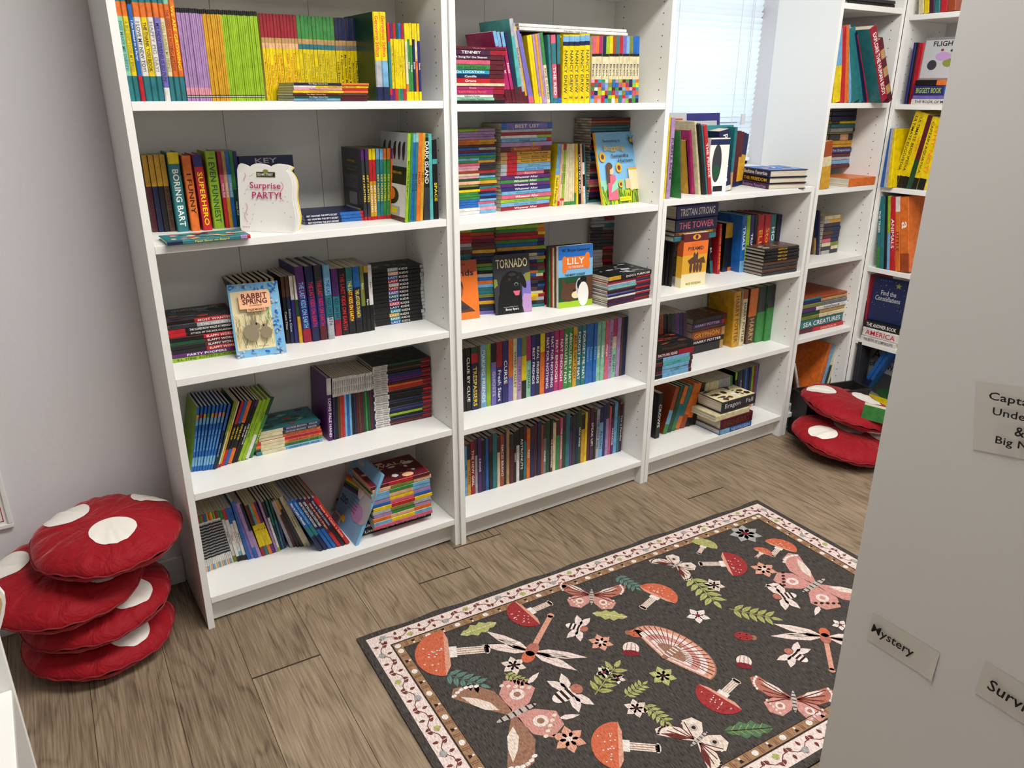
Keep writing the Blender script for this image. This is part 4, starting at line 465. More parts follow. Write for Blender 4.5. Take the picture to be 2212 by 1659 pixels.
('V',5,(0.0312,0,0.0587,0,0.097,0.2701,0.2736,0,-0.0404,0.07),'picture_book','tall dark spines at left, bottom shelf, far right bookcase','''1;maroon30+charcoal70;;x|1;charcoal100;;x'''.split('|')),
('V',5,(0.0324,0.04,0.0665,0.04,0.097,0.2671,0.2716,0.3772,0.3887,0.15),'paperback_book','blue magazines leaning right, bottom shelf, far right bookcase','''1;navy40+blue60;;x|1;navy40+blue60;;x'''.split('|')),
('S',5,(0.0654,0,0.2046,0,0.097,0.0176,0.16),'picture_book','red and yellow books lying flat, bottom shelf, far right bookcase','''1;charcoal100;;x|1;red40+yellow60;;x'''.split('|')),
]
RUG = [('mush', 0.154, 0.16, 0.285, 0.215, 'orange', 0), ('mush', 0.437, 0.14, 0.539, 0.133, 'red', 0), ('mush', 0.857, 0.253, 0.763, 0.285, 'orange', 0), ('mush', 1.156, 0.258, 1.063, 0.204, 'red', 0), ('mush', 1.374, 0.254, 1.294, 0.283, 'orange', 0), ('mush', 1.291, 0.251, 1.242, 0.265, 'orange', 0), ('mush', 1.16, 0.121, 1.099, 0.155, 'olive', 0), ('mush', 0.678, 0.662, 0.773, 0.638, 'red', 0), ('mush', 0.37, 0.637, 0.461, 0.703, 'orange', 0), ('bfly', 0.282, 0.45, 0.167, 0.455, 'brown', 0.3), ('bfly', 0.645, 0.194, 0.692, 0.13, 'rust', 0.2), ('bfly', 1.023, 0.163, 0.951, 0.18, 'cream', 0.15), ('bfly', 1.218, 0.467, 1.365, 0.451, 'rose', 0.3), ('bfly', 0.823, 0.781, 0.879, 0.724, 'rust', 0.2), ('bfly', 0.579, 0.727, 0.526, 0.738, 'cream', 0.17), ('moth', 0.698, 0.475, 0.802, 0.456, 'rose', 0.26), ('dfly', 0.377, 0.289, 0.511, 0.183, 'cream', 0.24), ('dfly', 1.115, 0.631, 1.016, 0.733, 'cream', 0.24), ('bee', 0.336, 0.463, 0.434, 0.456, 'white', 0.12), ('bee', 1.193, 0.466, 1.119, 0.436, 'white', 0.12), ('bee', 0.525, 0.238, 0.57, 0.292, 'white', 0.1), ('bee', 0.988, 0.68, 0.973, 0.609, 'white', 0.1), ('flow', 1.317, 0.145, 1.365, 0.173, 'silver', 0), ('flow', 1.211, 0.325, 1.244, 0.35, 'peach', 0), ('flow', 0.873, 0.393, 0.901, 0.414, 'white', 0), ('flow', 0.566, 0.347, 0.596, 0.365, 'peach', 0), ('flow', 0.317, 0.306, 0.347, 0.323, 'cream', 0), ('flow', 0.504, 0.445, 0.524, 0.457, 'white', 0), ('flow', 0.521, 0.48, 0.538, 0.491, 'white', 0), ('flow', 0.626, 0.53, 0.657, 0.548, 'lime', 0), ('flow', 0.497, 0.583, 0.522, 0.601, 'cream', 0), ('flow', 0.303, 0.581, 0.338, 0.602, 'peach', 0), ('flow', 1.017, 0.308, 1.046, 0.324, 'cream', 0), ('flow', 1.189, 0.623, 1.208, 0.639, 'white', 0), ('leaf', 0.252, 0.13, 0.362, 0.132, 'lime', 0), ('leaf', 0.62, 0.234, 0.695, 0.297, 'lime', 0), ('leaf', 0.629, 0.743, 0.735, 0.792, 'green', 0), ('fern', 0.791, 0.119, 0.806, 0.202, 'teal', 0), ('fern', 0.148, 0.243, 0.211, 0.327, 'teal', 0), ('fern', 0.522, 0.58, 0.531, 0.654, 'lime', 0), ('fern', 0.985, 0.237, 0.961, 0.37, 'lime', 0), ('fern', 0.973, 0.414, 1.048, 0.506, 'olive', 0), ('fern', 0.281, 0.32, 0.31, 0.375, 'lime', 0), ('fern', 0.497, 0.539, 0.564, 0.528, 'lime', 0), ('fern', 0.438, 0.496, 0.543, 0.442, 'olive', 0), ('bug', 0.65, 0.348, 0.687, 0.378, 'orange', 0), ('bug', 0.942, 0.544, 0.904, 0.509, 'red', 0), ('nut', 0.622, 0.406, 0.597, 0.437, 'crimson', 0), ('nut', 0.846, 0.594, 0.82, 0.619, 'crimson', 0)]
for R_ in ROWS:
    ROWFN[R_[0]](R_[1], R_[2], R_[3], R_[4], R_[5], len(R_) > 6)
if STUFF.v:
    o = link('paperback_books', STUFF.mesh('paperback_books', [COVER, PAGES])); o['kind'] = 'stuff'
    tag(o, 'small hidden paperbacks in the darker piles behind face-out covers and in back rows', 'books')
# ---------------- face-out books ----------------
class Art:
    def __init__(s, w, h): s.w, s.h, s.m, s.k, s.t = w, h, MB(), 0, []
    def poly(s, pts, c):
        s.k += 1; y = -.0003-.00007*s.k
        s.m.add([(x*s.w, y, z*s.h) for x, z in pts], [tuple(range(len(pts)))], PAL[c] if isinstance(c, str) else c); return s
    def rect(s, a, b, c, d, col): return s.poly([(a, b), (c, b), (c, d), (a, d)], col)
    def ell(s, cx, cz, rx, rz, col, ang=0, n=28):
        q = []; r = s.w/s.h
        for i in range(n):
            t = 2*PI*i/n; x, z = rx*math.cos(t), rz*math.sin(t)/r
            q.append((cx+x*math.cos(ang)-z*math.sin(ang), cz+(x*math.sin(ang)+z*math.cos(ang))*r))
        return s.poly(q, col)
    def line(s, pts, wd, col):
        for (a, b), (c, d) in zip(pts, pts[1:]):
            dx, dz = (c-a)*s.w, (d-b)*s.h; l = math.hypot(dx, dz) or 1; nx, nz = -dz/l*wd/2, dx/l*wd/2*s.w/s.h
            s.poly([(a-nx, b-nz), (c-nx, d-nz), (c+nx, d+nz), (a+nx, b+nz)], col)
        return s
    def text(s, st, cx, cz, L, Hh, col, rot=0): s.t.append((st, cx, cz, L, Hh, col, rot)); return s
    def out(s, parent):
        if s.m.v: link('cover_art', s.m.mesh('cover_art', [PRINT]), parent)
        for st, cx, cz, L, Hh, col, rot in s.t:
            M = T((cx*s.w, -.0006-.00007*s.k, cz*s.h)) @ RX(PI/2) @ RZ(rot); lettering(st, parent, M, L*s.w, Hh*s.h, col, 'title', 3)
def faceout(fr, pos, yaw, phi, w, h, t, kind, spec, art, label, spine=None, roll=0):
    base = FM(fr) @ T(pos) @ RZ(math.radians(yaw)) @ RX(-phi) @ RY(roll)
    r = empty(kind, base); hard = kind in ('hardback_book', 'picture_book')
    c, p = book_parts(t, h, w, spine or spec, hard, right=bands(spec)[0][0], left=bands(spec)[0][0])
    M = T((0, t, 0)) @ RZ(-PI/2)
    link('cover', c.mesh('cover', [COVER if spine is None and not art else PRINT]), r, M); link('page_block', p.mesh('page_block', [PAGES]), r, M)
    a = Art(w, h)
    if art: art(a)
    a.out(r); tag(r, label, 'book'); return r
FUR = lin('8c8068')
def a_rabbit(a):
    a.rect(.04, .1, .80, .9, 'cream')
    random.seed(3)
    for i in range(90):
        x, z = random.uniform(0, 1), random.choice([random.uniform(0, .09), random.uniform(.91, 1)]) if i % 2 else random.uniform(0, 1)
        if i % 2 == 0: x = random.uniform(.83, .98)
        a.ell(x*.94+.03, z, .022, .022, ('silver', 'blue', 'sky')[i % 3], i, 7)
    for i in range(70):
        x = random.uniform(.06, .78); z = random.uniform(.1, .55); a.line([(x, z), (x+random.uniform(-.08, .08), z+random.uniform(.06, .2))], .008, ('olive', 'green', 'tan', 'forest')[i % 4])
    a.poly([(.18, .66), (.80, .66), (.80, .86), (.62, .9), (.36, .9), (.18, .86)], 'peach'); a.rect(.32, .62, .68, .67, 'peach')
    a.ell(.34, .33, .14, .12, FUR, .5).ell(.45, .42, .085, .05, FUR, -.2).poly([(.38, .45), (.36, .57), (.41, .57), (.43, .45)], FUR).poly([(.42, .45), (.43, .56), (.47, .55), (.47, .45)], FUR).ell(.46, .45, .018, .018, 'black')
    a.ell(.64, .32, .11, .08, FUR, -.3).ell(.61, .40, .06, .042, FUR).poly([(.63, .42), (.68, .50), (.71, .48), (.67, .41)], FUR).ell(.60, .42, .016, .016, 'black')
    a.text('RABBIT', .49, .83, .5, .07, 'maroon').text('SPRING', .49, .755, .48, .07, 'maroon').text('TILDE MICHELS', .5, .645, .32, .028, 'maroon').text('An enchanting tale', .5, .70, .25, .02, 'brown').text('Illustrated by', .55, .14, .2, .02, 'navy')
faceout(1, (.187, .082, .7345), -7.7, .2, .129, .194, .006, 'comic_book', 'sky100', a_rabbit, 'blue-bordered cover with two brown rabbits facing out, third shelf, left bookcase')
def a_bug(a):
    a.rect(0, 0, 1, .25, 'lime').rect(0, .2, 1, .34, 'mint')
    random.seed(4)
    for i in range(50): x = random.uniform(.02, .98); a.line([(x, 0), (x+random.uniform(-.07, .07), random.uniform(.12, .3))], .012, ('green', 'forest', 'olive', 'yellow')[i % 4])
    for x, z, s_ in ((.1, .66, .07), (.93, .62, .05), (.45, .5, .07), (.45, .27, .05), (.7, .2, .04), (.88, .35, .05)): a.ell(x, z, s_, s_, 'gold').ell(x, z, s_*.5, s_*.5, 'brown')
    a.rect(.66, .18, .93, .48, 'cream').rect(.66, .46, .95, .49, 'gold').rect(.56, .2, .68, .34, 'peach')
    a.poly([(.12, .06), (.36, .06), (.34, .4), (.16, .4)], 'rose').ell(.25, .47, .06, .06, 'peach').poly([(.13, .3), (.2, .3), (.24, .56), (.15, .54)], 'brown').ell(.22, .53, .075, .05, 'brown').poly([(.2, .16), (.38, .22), (.36, .34), (.24, .26)], 'mint')
    a.ell(.8, .86, .025, .07, 'brown', .6).ell(.8, .87, .02, .03, 'gold', .6).line([(.74, .95), (.79, .9)], .008, 'black').line([(.88, .94), (.82, .9)], .008, 'black')
    a.text('Something Is', .34, .87, .4, .045, 'navy').text('Bugging', .38, .77, .46, .085, 'gold').text('Samantha', .5, .67, .4, .05, 'navy').text('Hansen', .62, .6, .34, .05, 'navy').rect(.38, .03, .64, .09, 'yellow').text('Nancy Viau', .5, .06, .2, .03, 'olive')
faceout(2, (.614, .086, 1.0475), 4.5, .25, .198, .235, .011, 'hardback_book', 'sky100', a_bug, 'sky-blue cover with girl, sunflowers and beehives facing out, second shelf, second bookcase', 'gold100')
def a_friend(a):
    a.rect(0, .8, 1, 1, 'rust').rect(0, 0, 1, .12, 'orange').ell(.35, .55, .26, .2, 'brown').ell(.36, .48, .24, .16, (.36, .14, .07, 1)).ell(.27, .5, .03, .015, 'black').ell(.46, .5, .03, .015, 'black').ell(.36, .42, .09, .022, 'white')
    a.poly([(0, .12), (.2, .34), (.5, .36), (.9, .12)], 'brown').ell(.45, .2, .3, .05, 'charcoal').text('Friends', .5, .79, .8, .1, 'navy').text('Eloise', .5, .94, .4, .04, 'maroon')
faceout(2, (.022, .131, .7255), -5.4, .12, .13, .184, .008, 'paperback_book', 'orange100', a_friend, 'orange cover with smiling child face facing out, third shelf, second bookcase')
def a_dog(a):
    a.rect(0, 0, 1, 1, 'charcoal').poly([(.72, .1), (1, .05), (1, .6), (.8, .65)], 'violet').poly([(.78, 0), (1, 0), (1, .3), (.8, .32), (.72, .2)], 'lilac').poly([(.8, .5), (1, .55), (1, .68), (.85, .66)], 'olive').poly([(0, .45), (.1, .5), (.08, .6), (0, .6)], 'olive')
    a.poly([(.05, 0), (.1, .3), (.3, .55), (.7, .5), (.75, .2), (.72, 0)], 'black').ell(.5, .58, .24, .14, 'black').ell(.24, .5, .08, .17, 'black', -.3).ell(.78, .55, .075, .15, 'black', .35).ell(.56, .43, .15, .12, 'black')
    a.ell(.42, .58, .035, .02, 'brown').ell(.66, .6, .03, .02, 'brown').ell(.42, .58, .014, .014, 'black').ell(.66, .6, .014, .014, 'black').ell(.6, .49, .06, .03, 'grey').ell(.6, .485, .045, .022, 'black').poly([(.5, .38), (.7, .38), (.66, .3), (.56, .3)], 'rose').ell(.5, .66, .1, .03, 'charcoal')
    a.text('TORNADO', .5, .85, .86, .15, 'cream').text('Betsy Byars', .45, .07, .36, .05, 'white').text('Newbery Medal Winner', .42, .115, .4, .02, 'silver')
faceout(2, (.208, .112, .7255), -8.5, .15, .129, .190, .007, 'paperback_book', 'charcoal100', a_dog, 'dark cover with big black dog facing out, third shelf, second bookcase')
def a_lily(a):
    a.rect(0, .45, 1, 1, 'sky').rect(0, .78, 1, 1, 'blue').rect(0, 0, 1, .5, 'forest').rect(0, 0, 1, .1, 'lime').rect(.82, .1, 1, .5, 'brown')
    for x, z in ((.18, .76), (.18, .64), (.84, .8), (.84, .68)): a.ell(x, z, .075, .075, 'orange')
    a.rect(.16, .62, .86, .82, 'orange').ell(.35, .25, .3, .15, 'brown', .3).ell(.2, .35, .06, .14, 'brown', .5).ell(.5, .2, .12, .06, 'cream').ell(.62, .33, .12, .14, 'silver').ell(.6, .36, .06, .08, 'black').ell(.66, .25, .05, .06, 'maroon').ell(.72, .44, .1, .05, 'black').ell(.72, .2, .16, .2, 'white').ell(.45, .27, .03, .02, 'black')
    a.text('W. Bruce Cameron', .5, .93, .8, .045, 'navy').text('LILY', .5, .75, .5, .1, 'white').text('TO THE RESCUE', .5, .655, .44, .035, 'white').text('THE MISFIT DONKEY', .48, .53, .6, .04, 'black')
faceout(2, (.427, .071, .725), -7.2, .05, .131, .205, .006, 'paperback_book', 'white100', a_lily, 'blue cover with dogs and orange bone facing out, third shelf, second bookcase')
for i, (cc_, hh_) in enumerate((('white', .205), ('brown', .2), ('cream', .198), ('crimson', .2), ('green', .2), ('charcoal', .203))):
    faceout(2, (.426-.0035*i, .0775+.0062*i, .725), -7.2, .05, .131, hh_, .0055, 'paperback_book', cc_+'100', None, '%s paperback spine in the bundle behind the dogs cover, third shelf, second bookcase' % cc_)
def a_pyr(a):
    a.rect(0, 0, 1, .25, 'cream').rect(0, .25, 1, .6, 'gold').rect(0, .6, 1, .85, 'orange').rect(0, .85, 1, 1, 'maroon')
    a.poly([(.1, .3), (.5, .72), (.9, .3)], 'gold').poly([(.42, .48), (.42, .62), (.47, .66), (.52, .6), (.58, .66), (.62, .6), (.62, .48)], 'brown').poly([(.2, .5), (.4, .56), (.6, .5), (.85, .55), (.95, .42), (.6, .44), (.3, .42)], 'brown')
    for x in (.35, .5, .62, .75): a.ell(x, .36, .06, .1, 'brown')
    a.ell(.5, .93, .16, .05, 'gold').ell(.5, .93, .06, .04, 'maroon').text('RED', .5, .80, .34, .06, 'orange').text('PYRAMID', .5, .72, .62, .07, 'maroon').text('RICK RIORDAN', .5, .06, .6, .045, 'olive')
faceout(3, (.17, .057, .7275), -2.7, 0, .12, .196, .032, 'paperback_book', 'gold100', a_pyr, 'golden pyramid cover facing out, second shelf, low bookcase', 'cream18+gold40+rust30+maroon12')
def a_key(a):
    a.text('THE KEY TO THE', .5, .74, .6, .02, 'olive').text('MISSING MYSTERY', .5, .70, .5, .02, 'olive').rect(.1, .02, .75, .16, 'silver').rect(.7, .1, .85, .16, 'yellow').rect(.14, .04, .35, .12, 'rose').rect(.3, .2, .7, .38, 'grey')
    for i in range(9): a.rect(.12, .62-.022*i, .12+.72*random.uniform(.85, 1), .626-.022*i, 'grey')
    a.ell(.5, .84, .3, .12, 'olive').ell(.5, .835, .28, .11, 'charcoal').rect(.15, .7, .85, .83, 'charcoal') if 0 else None
def a_comic(a):
    a.rect(0, 0, 1, 1, 'silver').rect(0, 0, 1, .42, 'white').rect(0, .42, 1, .62, 'black').rect(0, 0, 1, .05, 'brown')
    for x in (.15, .35, .55, .72, .88): a.ell(x, .8, .05, .09, 'black').line([(x, .7), (x+.03, .9)], .05, 'black')
    a.ell(.5, .28, .25, .1, 'black').ell(.5, .3, .12, .07, 'orange').rect(.1, .06, .8, .16, 'silver').rect(.5, .08, .7, .14, 'yellow').text('THE KINGDOM NEEDS A HERO', .5, .55, .7, .03, 'gold')
# left cover boards of the first book in two rows are decorated
def sideart(fr, pos, d, h, fn, lean=0):
    base = FM(fr) @ T(pos) @ RY(lean) @ RZ(-PI/2) @ T((-d, 0, 0)); return base
def deco(kindlist, spot, w, h, fn):
    best = min((o for o in bpy.data.objects if o.parent is None and o.name.split('.')[0] in kindlist), key=lambda o: (o.matrix_world.translation-Vector(spot)).length)
    a = Art(w, h); fn(a); e = []
    M = RZ(-PI/2) @ T((-w, 0, 0))
    ob = link('cover_art', a.m.mesh('cover_art', [PRINT]), best, M)
    for st, cx, cz, L, Hh, col, rot in a.t: lettering(st, best, M @ T((cx*w, -.0006-.00007*a.k, cz*h)) @ RX(PI/2) @ RZ(rot), L*w, Hh*h, col, 'title', 3)
def a_key2(a):
    a_key(a); a.text('HUNTERS', .5, .82, .4, .03, 'gold')
deco(('paperback_book',), (.58, .1, 1.062), .14, .19, a_key2)
deco(('comic_book',), (.66, .01, 1.062), .17, .233, a_comic)
# board book with scalloped outline, several thick leaves
def board_book():
    W_, H_ = .150, .168
    base = FM(1) @ T((.241, .104, 1.0625)) @ RZ(math.radians(-43)) @ RX(-.12)
    r = empty('board_book', base); tag(r, 'white scallop-edged board book with pink lettering facing out, second shelf, left bookcase', 'board book')
    def outline(g=0):
        p = [(0, .01), (.004, 0), (W_*.95, 0), (W_*.985, .012)]
        for i in range(40):
            s = i/39; a = -PI*.02
            if s < .5: k = s/.5; p.append((W_*(.985+.02*math.sin(k*PI*3))-(k**6)*.02, .015+k*(H_*.84)))
            else:
                k = (s-.5)/.5; x = W_*(.95-k*.92); p.append((x, H_*(.93+.07*abs(math.sin(k*PI*2.5))**.6*(1 if k < .95 else .6))))
        p.append((0, H_*.9)); return p
    def leaf(name, y0, y1, dx, col, rot=0):
        o = outline(); n = len(o); m = MB(); v = [(x+dx*(x/W_), y0, z) for x, z in o]+[(x+dx*(x/W_), y1, z) for x, z in o]
        m.add(v, [tuple(range(n)), tuple(range(2*n-1, n-1, -1))]+[(i, n+i, n+(i+1) % n, (i+1) % n) for i in range(n)], [PAL[col[0]]]*2+[PAL[col[1]]]*n)
        link(name, m.mesh(name, [PRINT]), r, RZ(rot))
    leaf('cover', 0, .0022, 0, ('white', 'white'))
    for i, c in enumerate(('white', 'white', 'yellow', 'white')): leaf('leaf', .004+i*.0042, .0064+i*.0042, .0, (c, c), .085*(i+1))
    a = Art(W_, H_)
    a.rect(.34, .80, .68, .88, 'olive').rect(.35, .81, .67, .87, 'black').ell(.51, .885, .05, .03, 'olive')
    random.seed(8)
    for i in range(34): x, z = random.uniform(.06, .92), random.uniform(.06, .85); a.rect(x, z, x+.008, z+.012, ('charcoal', 'brown', 'rose')[i % 3]) if not (.25 < x < .8 and .45 < z < .8) else None
    for q in ([(.78+.04*math.sin(t*.9), .74-.035*t) for t in range(9)], [(.13+.03*math.sin(t), .42-.04*t) for t in range(8)], [(.14+.02*math.sin(t*1.3), .86-.03*t) for t in range(5)]): a.line(q, .008, 'rose')
    a.text('SESAME STREET', .51, .84, .28, .035, 'white').text('Surprise', .5, .67, .55, .12, 'magenta').text('PARTY!', .52, .54, .52, .1, 'magenta').text('board', .12, .07, .12, .02, 'red')
    a.out(r)
board_book()
faceout(1, (.275, .175, 1.0625), -6, .06, .14, .178, .02, 'hardback_book', 'navy100', lambda a: a.text('KEY', .5, .93, .4, .07, 'silver'), 'navy book mostly hidden behind the white board book, second shelf, left bookcase')
def a_rain(a):
    for i, c in enumerate(('red', 'orange', 'yellow', 'green', 'navy', 'purple')): a.poly([(0, .66-.03*i), (.55, .72-.03*i), (.55, .69-.03*i), (0, .63-.03*i)], c)
    a.ell(.62, .62, .12, .1, 'white').ell(.6, .7, .09, .06, 'white').ell(.85, .45, .22, .2, 'silver').ell(.7, .35, .2, .12, 'lilac').ell(.85, .7, .2, .12, 'silver').ell(.58, .7, .014, .014, 'black').ell(.3, .92, .12, .04, 'silver').ell(.62, .78, .05, .03, 'rose')
    a.rect(.05, .03, .3, .14, 'white').rect(.3, .1, .42, .18, 'yellow').text('ZOO', .2, .36, .26, .09, 'black')
    for i in range(8): a.rect(.07+.027*i, .04, .08+.027*i, .12, 'black')
    for i in range(5): a.rect(.38, .50-.045*i, .66, .505-.045*i, 'navy')
# leaning rainbow picture book: rests against the striped pile
r = empty('picture_book', FM(1) @ T((.450, .025, .0985)) @ RY(.44)); w_, h_, t_ = .20, .238, .010
c, p = book_parts(t_, h_, w_, 'sky100', True)
link('cover', c.mesh('cover', [PRINT]), r); link('page_block', p.mesh('page_block', [PAGES]), r)
a = Art(w_, h_); a_rain(a); MM = RZ(-PI/2) @ T((-w_, 0, 0)); link('cover_art', a.m.mesh('cover_art', [PRINT]), r, MM)
for st, cx, cz, L, Hh, col, rot in a.t: lettering(st, r, MM @ T((cx*w_, -.0006-.00007*a.k, cz*h_)) @ RX(PI/2), L*w_, Hh*h_, col, 'title', 3)
tag(r, 'leaning sky-blue picture book with rainbow and cloud art, bottom shelf, left bookcase', 'book')
# low bookcase top, books showing their covers
faceout(3, (.075, .17, 1.0575), 0, .10, .20, .275, .012, 'picture_book', 'silver100', lambda a: a.rect(.2, .80, .9, .93, 'rust').text('HIDEOUTS', .55, .865, .55, .07, 'maroon').rect(.3, .4, .9, .72, 'grey'), 'grey picture book with rust ribbon at back left, low bookcase top')
faceout(3, (.285, .205, 1.0575), 0, .10, .20, .272, .010, 'picture_book', 'lilac100', lambda a: a.rect(0, .84, 1, 1, 'indigo').rect(.08, .6, .92, .9, 'silver').text('SCARY THESE ALL!', .5, .79, .7, .045, 'navy'), 'tall lilac picture book with navy top edge at back, low bookcase top')
faceout(3, (.29, .118, 1.0575), -4, .05, .15, .232, .006, 'picture_book', 'teal100', lambda a: a.poly([(.78+.09*(1 if i % 2 == 0 else .42)*math.cos(PI/2+i*PI/5), .80+.058*(1 if i % 2 == 0 else .42)*math.sin(PI/2+i*PI/5)) for i in range(10)], 'olive').rect(.7, .36, .8, .39, 'white'), 'teal cover with olive star facing out, low bookcase top')
faceout(3, (.268, .062, 1.0575), -8, .0, .085, .192, .02, 'paperback_book', 'white100', lambda a: a.rect(0, .88, 1, .98, 'navy').ell(.4, .55, .24, .34, 'charcoal').rect(.3, .04, .8, .14, 'black').ell(.4, .4, .2, .12, 'forest'), 'white cover with dark picture in the blue bundle, low bookcase top')
faceout(3, (.094, .012, 1.0575), -10, .0, .0, .0, .0, 'paperback_book', 'green100', None, 'x') if 0 else None
# narrow and far bookcases
def a_orb(a): a.rect(0, 0, 1, .7, 'rust').rect(.05, .72, .55, .92, 'brown').text('CREATURES', .3, .85, .4, .05, 'tan').rect(.55, .3, .92, .5, 'white').rect(.6, .33, .88, .47, 'navy').ell(.5, .2, .25, .09, 'tan').rect(.3, .15, .45, .21, 'yellow').rect(.5, .02, .8, .1, 'white').ell(.8, .85, .1, .06, 'forest').ell(.6, .7, .1, .05, 'olive')
deco(('picture_book',), (2.413+.29, .05, .10), .2, .25, a_orb)
def a_body(a): a.text('BODY', .62, .84, .4, .05, 'magenta').text('about the', .62, .74, .5, .04, 'white').text('complex', .6, .68, .4, .04, 'white').text('in the', .66, .62, .3, .04, 'white').rect(.55, .03, .92, .11, 'cream')
deco(('hardback_book',), (2.413+.34, -.055, 1.38), .21, .3, a_body)
def star(a, cx, cz, s, c): a.poly([(cx+s*(1 if i % 2 == 0 else .42)*math.cos(PI/2+i*PI/5), cz+s*.75*(1 if i % 2 == 0 else .42)*math.sin(PI/2+i*PI/5)) for i in range(10)], c)
def a_con(a):
    star(a, .74, .86, .1, 'olive')
    for i in range(26): a.ell(random.uniform(.05, .95), random.uniform(.3, .95), .006, .006, 'white', 0, 6)
    a.text('H.A. REY', .42, .94, .3, .04, 'blue').text('Find the', .5, .66, .45, .11, 'silver').text('Constellations', .5, .53, .74, .11, 'silver')
faceout(5, (.036, .03, .4715), 3, .03, .15, .19, .012, 'picture_book', 'navy100', a_con, 'navy cover with gold star and silver script, second lowest shelf, far bookcase')
faceout(5, (.022, .085, .0975), 3, .10, .2, .255, .012, 'picture_book', 'grey100', lambda a: a.ell(.5, .3, .4, .2, 'charcoal').ell(.7, .15, .3, .1, 'forest').text('Atlas', .42, .8, .6, .16, 'black').text('of the World', .5, .62, .8, .1, 'black').text('Explore the', .3, .93, .4, .05, 'black'), 'grey atlas cover facing out, bottom shelf, far bookcase')
faceout(5, (.082, .02, 1.4485), 2, .04, .15, .15, .01, 'picture_book', 'grey100', lambda a: a.rect(.04, .04, .94, .94, 'silver').ell(.3, .35, .12, .12, 'charcoal').ell(.7, .4, .14, .1, 'olive').ell(.75, .68, .05, .03, 'charcoal').ell(.5, .7, .04, .03, 'crimson').ell(.55, .55, .2, .1, 'lilac').text('FLIGHT', .55, .85, .6, .12, 'black'), 'grey cover with swirling birds facing out, upper shelf, far bookcase')
faceout(5, (.012, .13, 1.0375), 0, .04, .14, .215, .01, 'picture_book', 'navy100', lambda a: a.rect(0, 0, 1, .07, 'yellow').rect(0, .93, 1, 1, 'yellow').ell(.35, .7, .3, .18, 'brown').ell(.35, .7, .15, .1, 'gold').ell(.5, .4, .2, .12, 'charcoal'), 'navy cover with brown lion picture, middle shelf, far bookcase')
def top_art(spot, cols, seed, bg=None, words=None):
    best = min((o for o in bpy.data.objects if o.parent is None and o.get('category') == 'book' and abs(o.matrix_world.to_3x3().col[0][2]) > .9), key=lambda o: (o.matrix_world @ Vector((0, .07, .08))-Vector(spot)).length)
    cv = ([c for c in best.children if c.name.startswith('cover')]+[best])[0]; d_ = [v.co for v in cv.data.vertices]; w = max(v.x for v in d_); d = max(v.y for v in d_); h = max(v.z for v in d_)
    m = MB(); rn = random.Random(seed)
    if bg: m.add([(w+.0002, .003, .003), (w+.0002, d-.003, .003), (w+.0002, d-.003, h-.003), (w+.0002, .003, h-.003)], [(0, 1, 2, 3)], PAL[bg])
    for i in range(26):
        cy, cz = rn.uniform(.12, .88)*d, rn.uniform(.1, .9)*h; ry, rz = rn.uniform(.02, .1)*d, rn.uniform(.02, .12)*h; a0 = rn.uniform(0, 3); n = rn.choice((4, 5, 9))
        m.add([(w+.0003+.00005*i, min(d-.003, max(.003, cy+ry*math.cos(a0+2*PI*k/n))), min(h-.003, max(.003, cz+rz*math.sin(a0+2*PI*k/n)))) for k in range(n)], [tuple(range(n))], PAL[cols[i % len(cols)]])
    link('cover_art', m.mesh('cover_art', [PRINT]), best)
    if words: lettering(words[0], best, Matrix(((0, 0, 1, w+.0018), (0, 1, 0, d*.72), (-1, 0, 0, h*.5), (0, 0, 0, 1))), h*.7, d*.14, words[1], 'title', 3)
top_art((.135, .03, 1.072), ('rose', 'peach', 'gold', 'teal', 'maroon', 'cream'), 1, 'teal')
top_art((.12, .2, .845), ('teal', 'navy', 'rust', 'grey', 'forest'), 2, 'charcoal', ('GOOSEBUMPS', 'silver'))
top_art((.31, .2, .488), ('forest', 'mint', 'charcoal', 'rust', 'teal'), 3, 'teal')
top_art((.62, .1, .278), ('white', 'charcoal', 'rust', 'maroon', 'peach'), 4, 'maroon', ('DWALA', 'cream'))
top_art((.68, .2, .907), ('black', 'charcoal', 'olive', 'grey'), 5, 'black')
top_art((.68, .2, .619), ('black', 'forest', 'charcoal'), 6, 'black')
top_art((.801+.69, .08, .826), ('charcoal', 'silver', 'black', 'grey'), 7, 'black')
top_art((1.6035+.68, .08, .833), ('silver', 'charcoal', 'brown', 'black'), 8, 'brown')
top_art((1.6035+.12, .07, .538), ('rust', 'black', 'maroon', 'brown'), 9, 'black')
top_art((1.6035+.44, .2, .558), ('brown', 'olive', 'maroon', 'black'), 10, 'brown')
top_art((1.6035+.5, .08, .242), ('black', 'charcoal', 'brown', 'white'), 11, 'cream', ('Fantasy', 'brown'))
top_art((2.25, .12, 1.13), ('white', 'sky', 'lilac', 'peach', 'blue'), 12, 'blue')
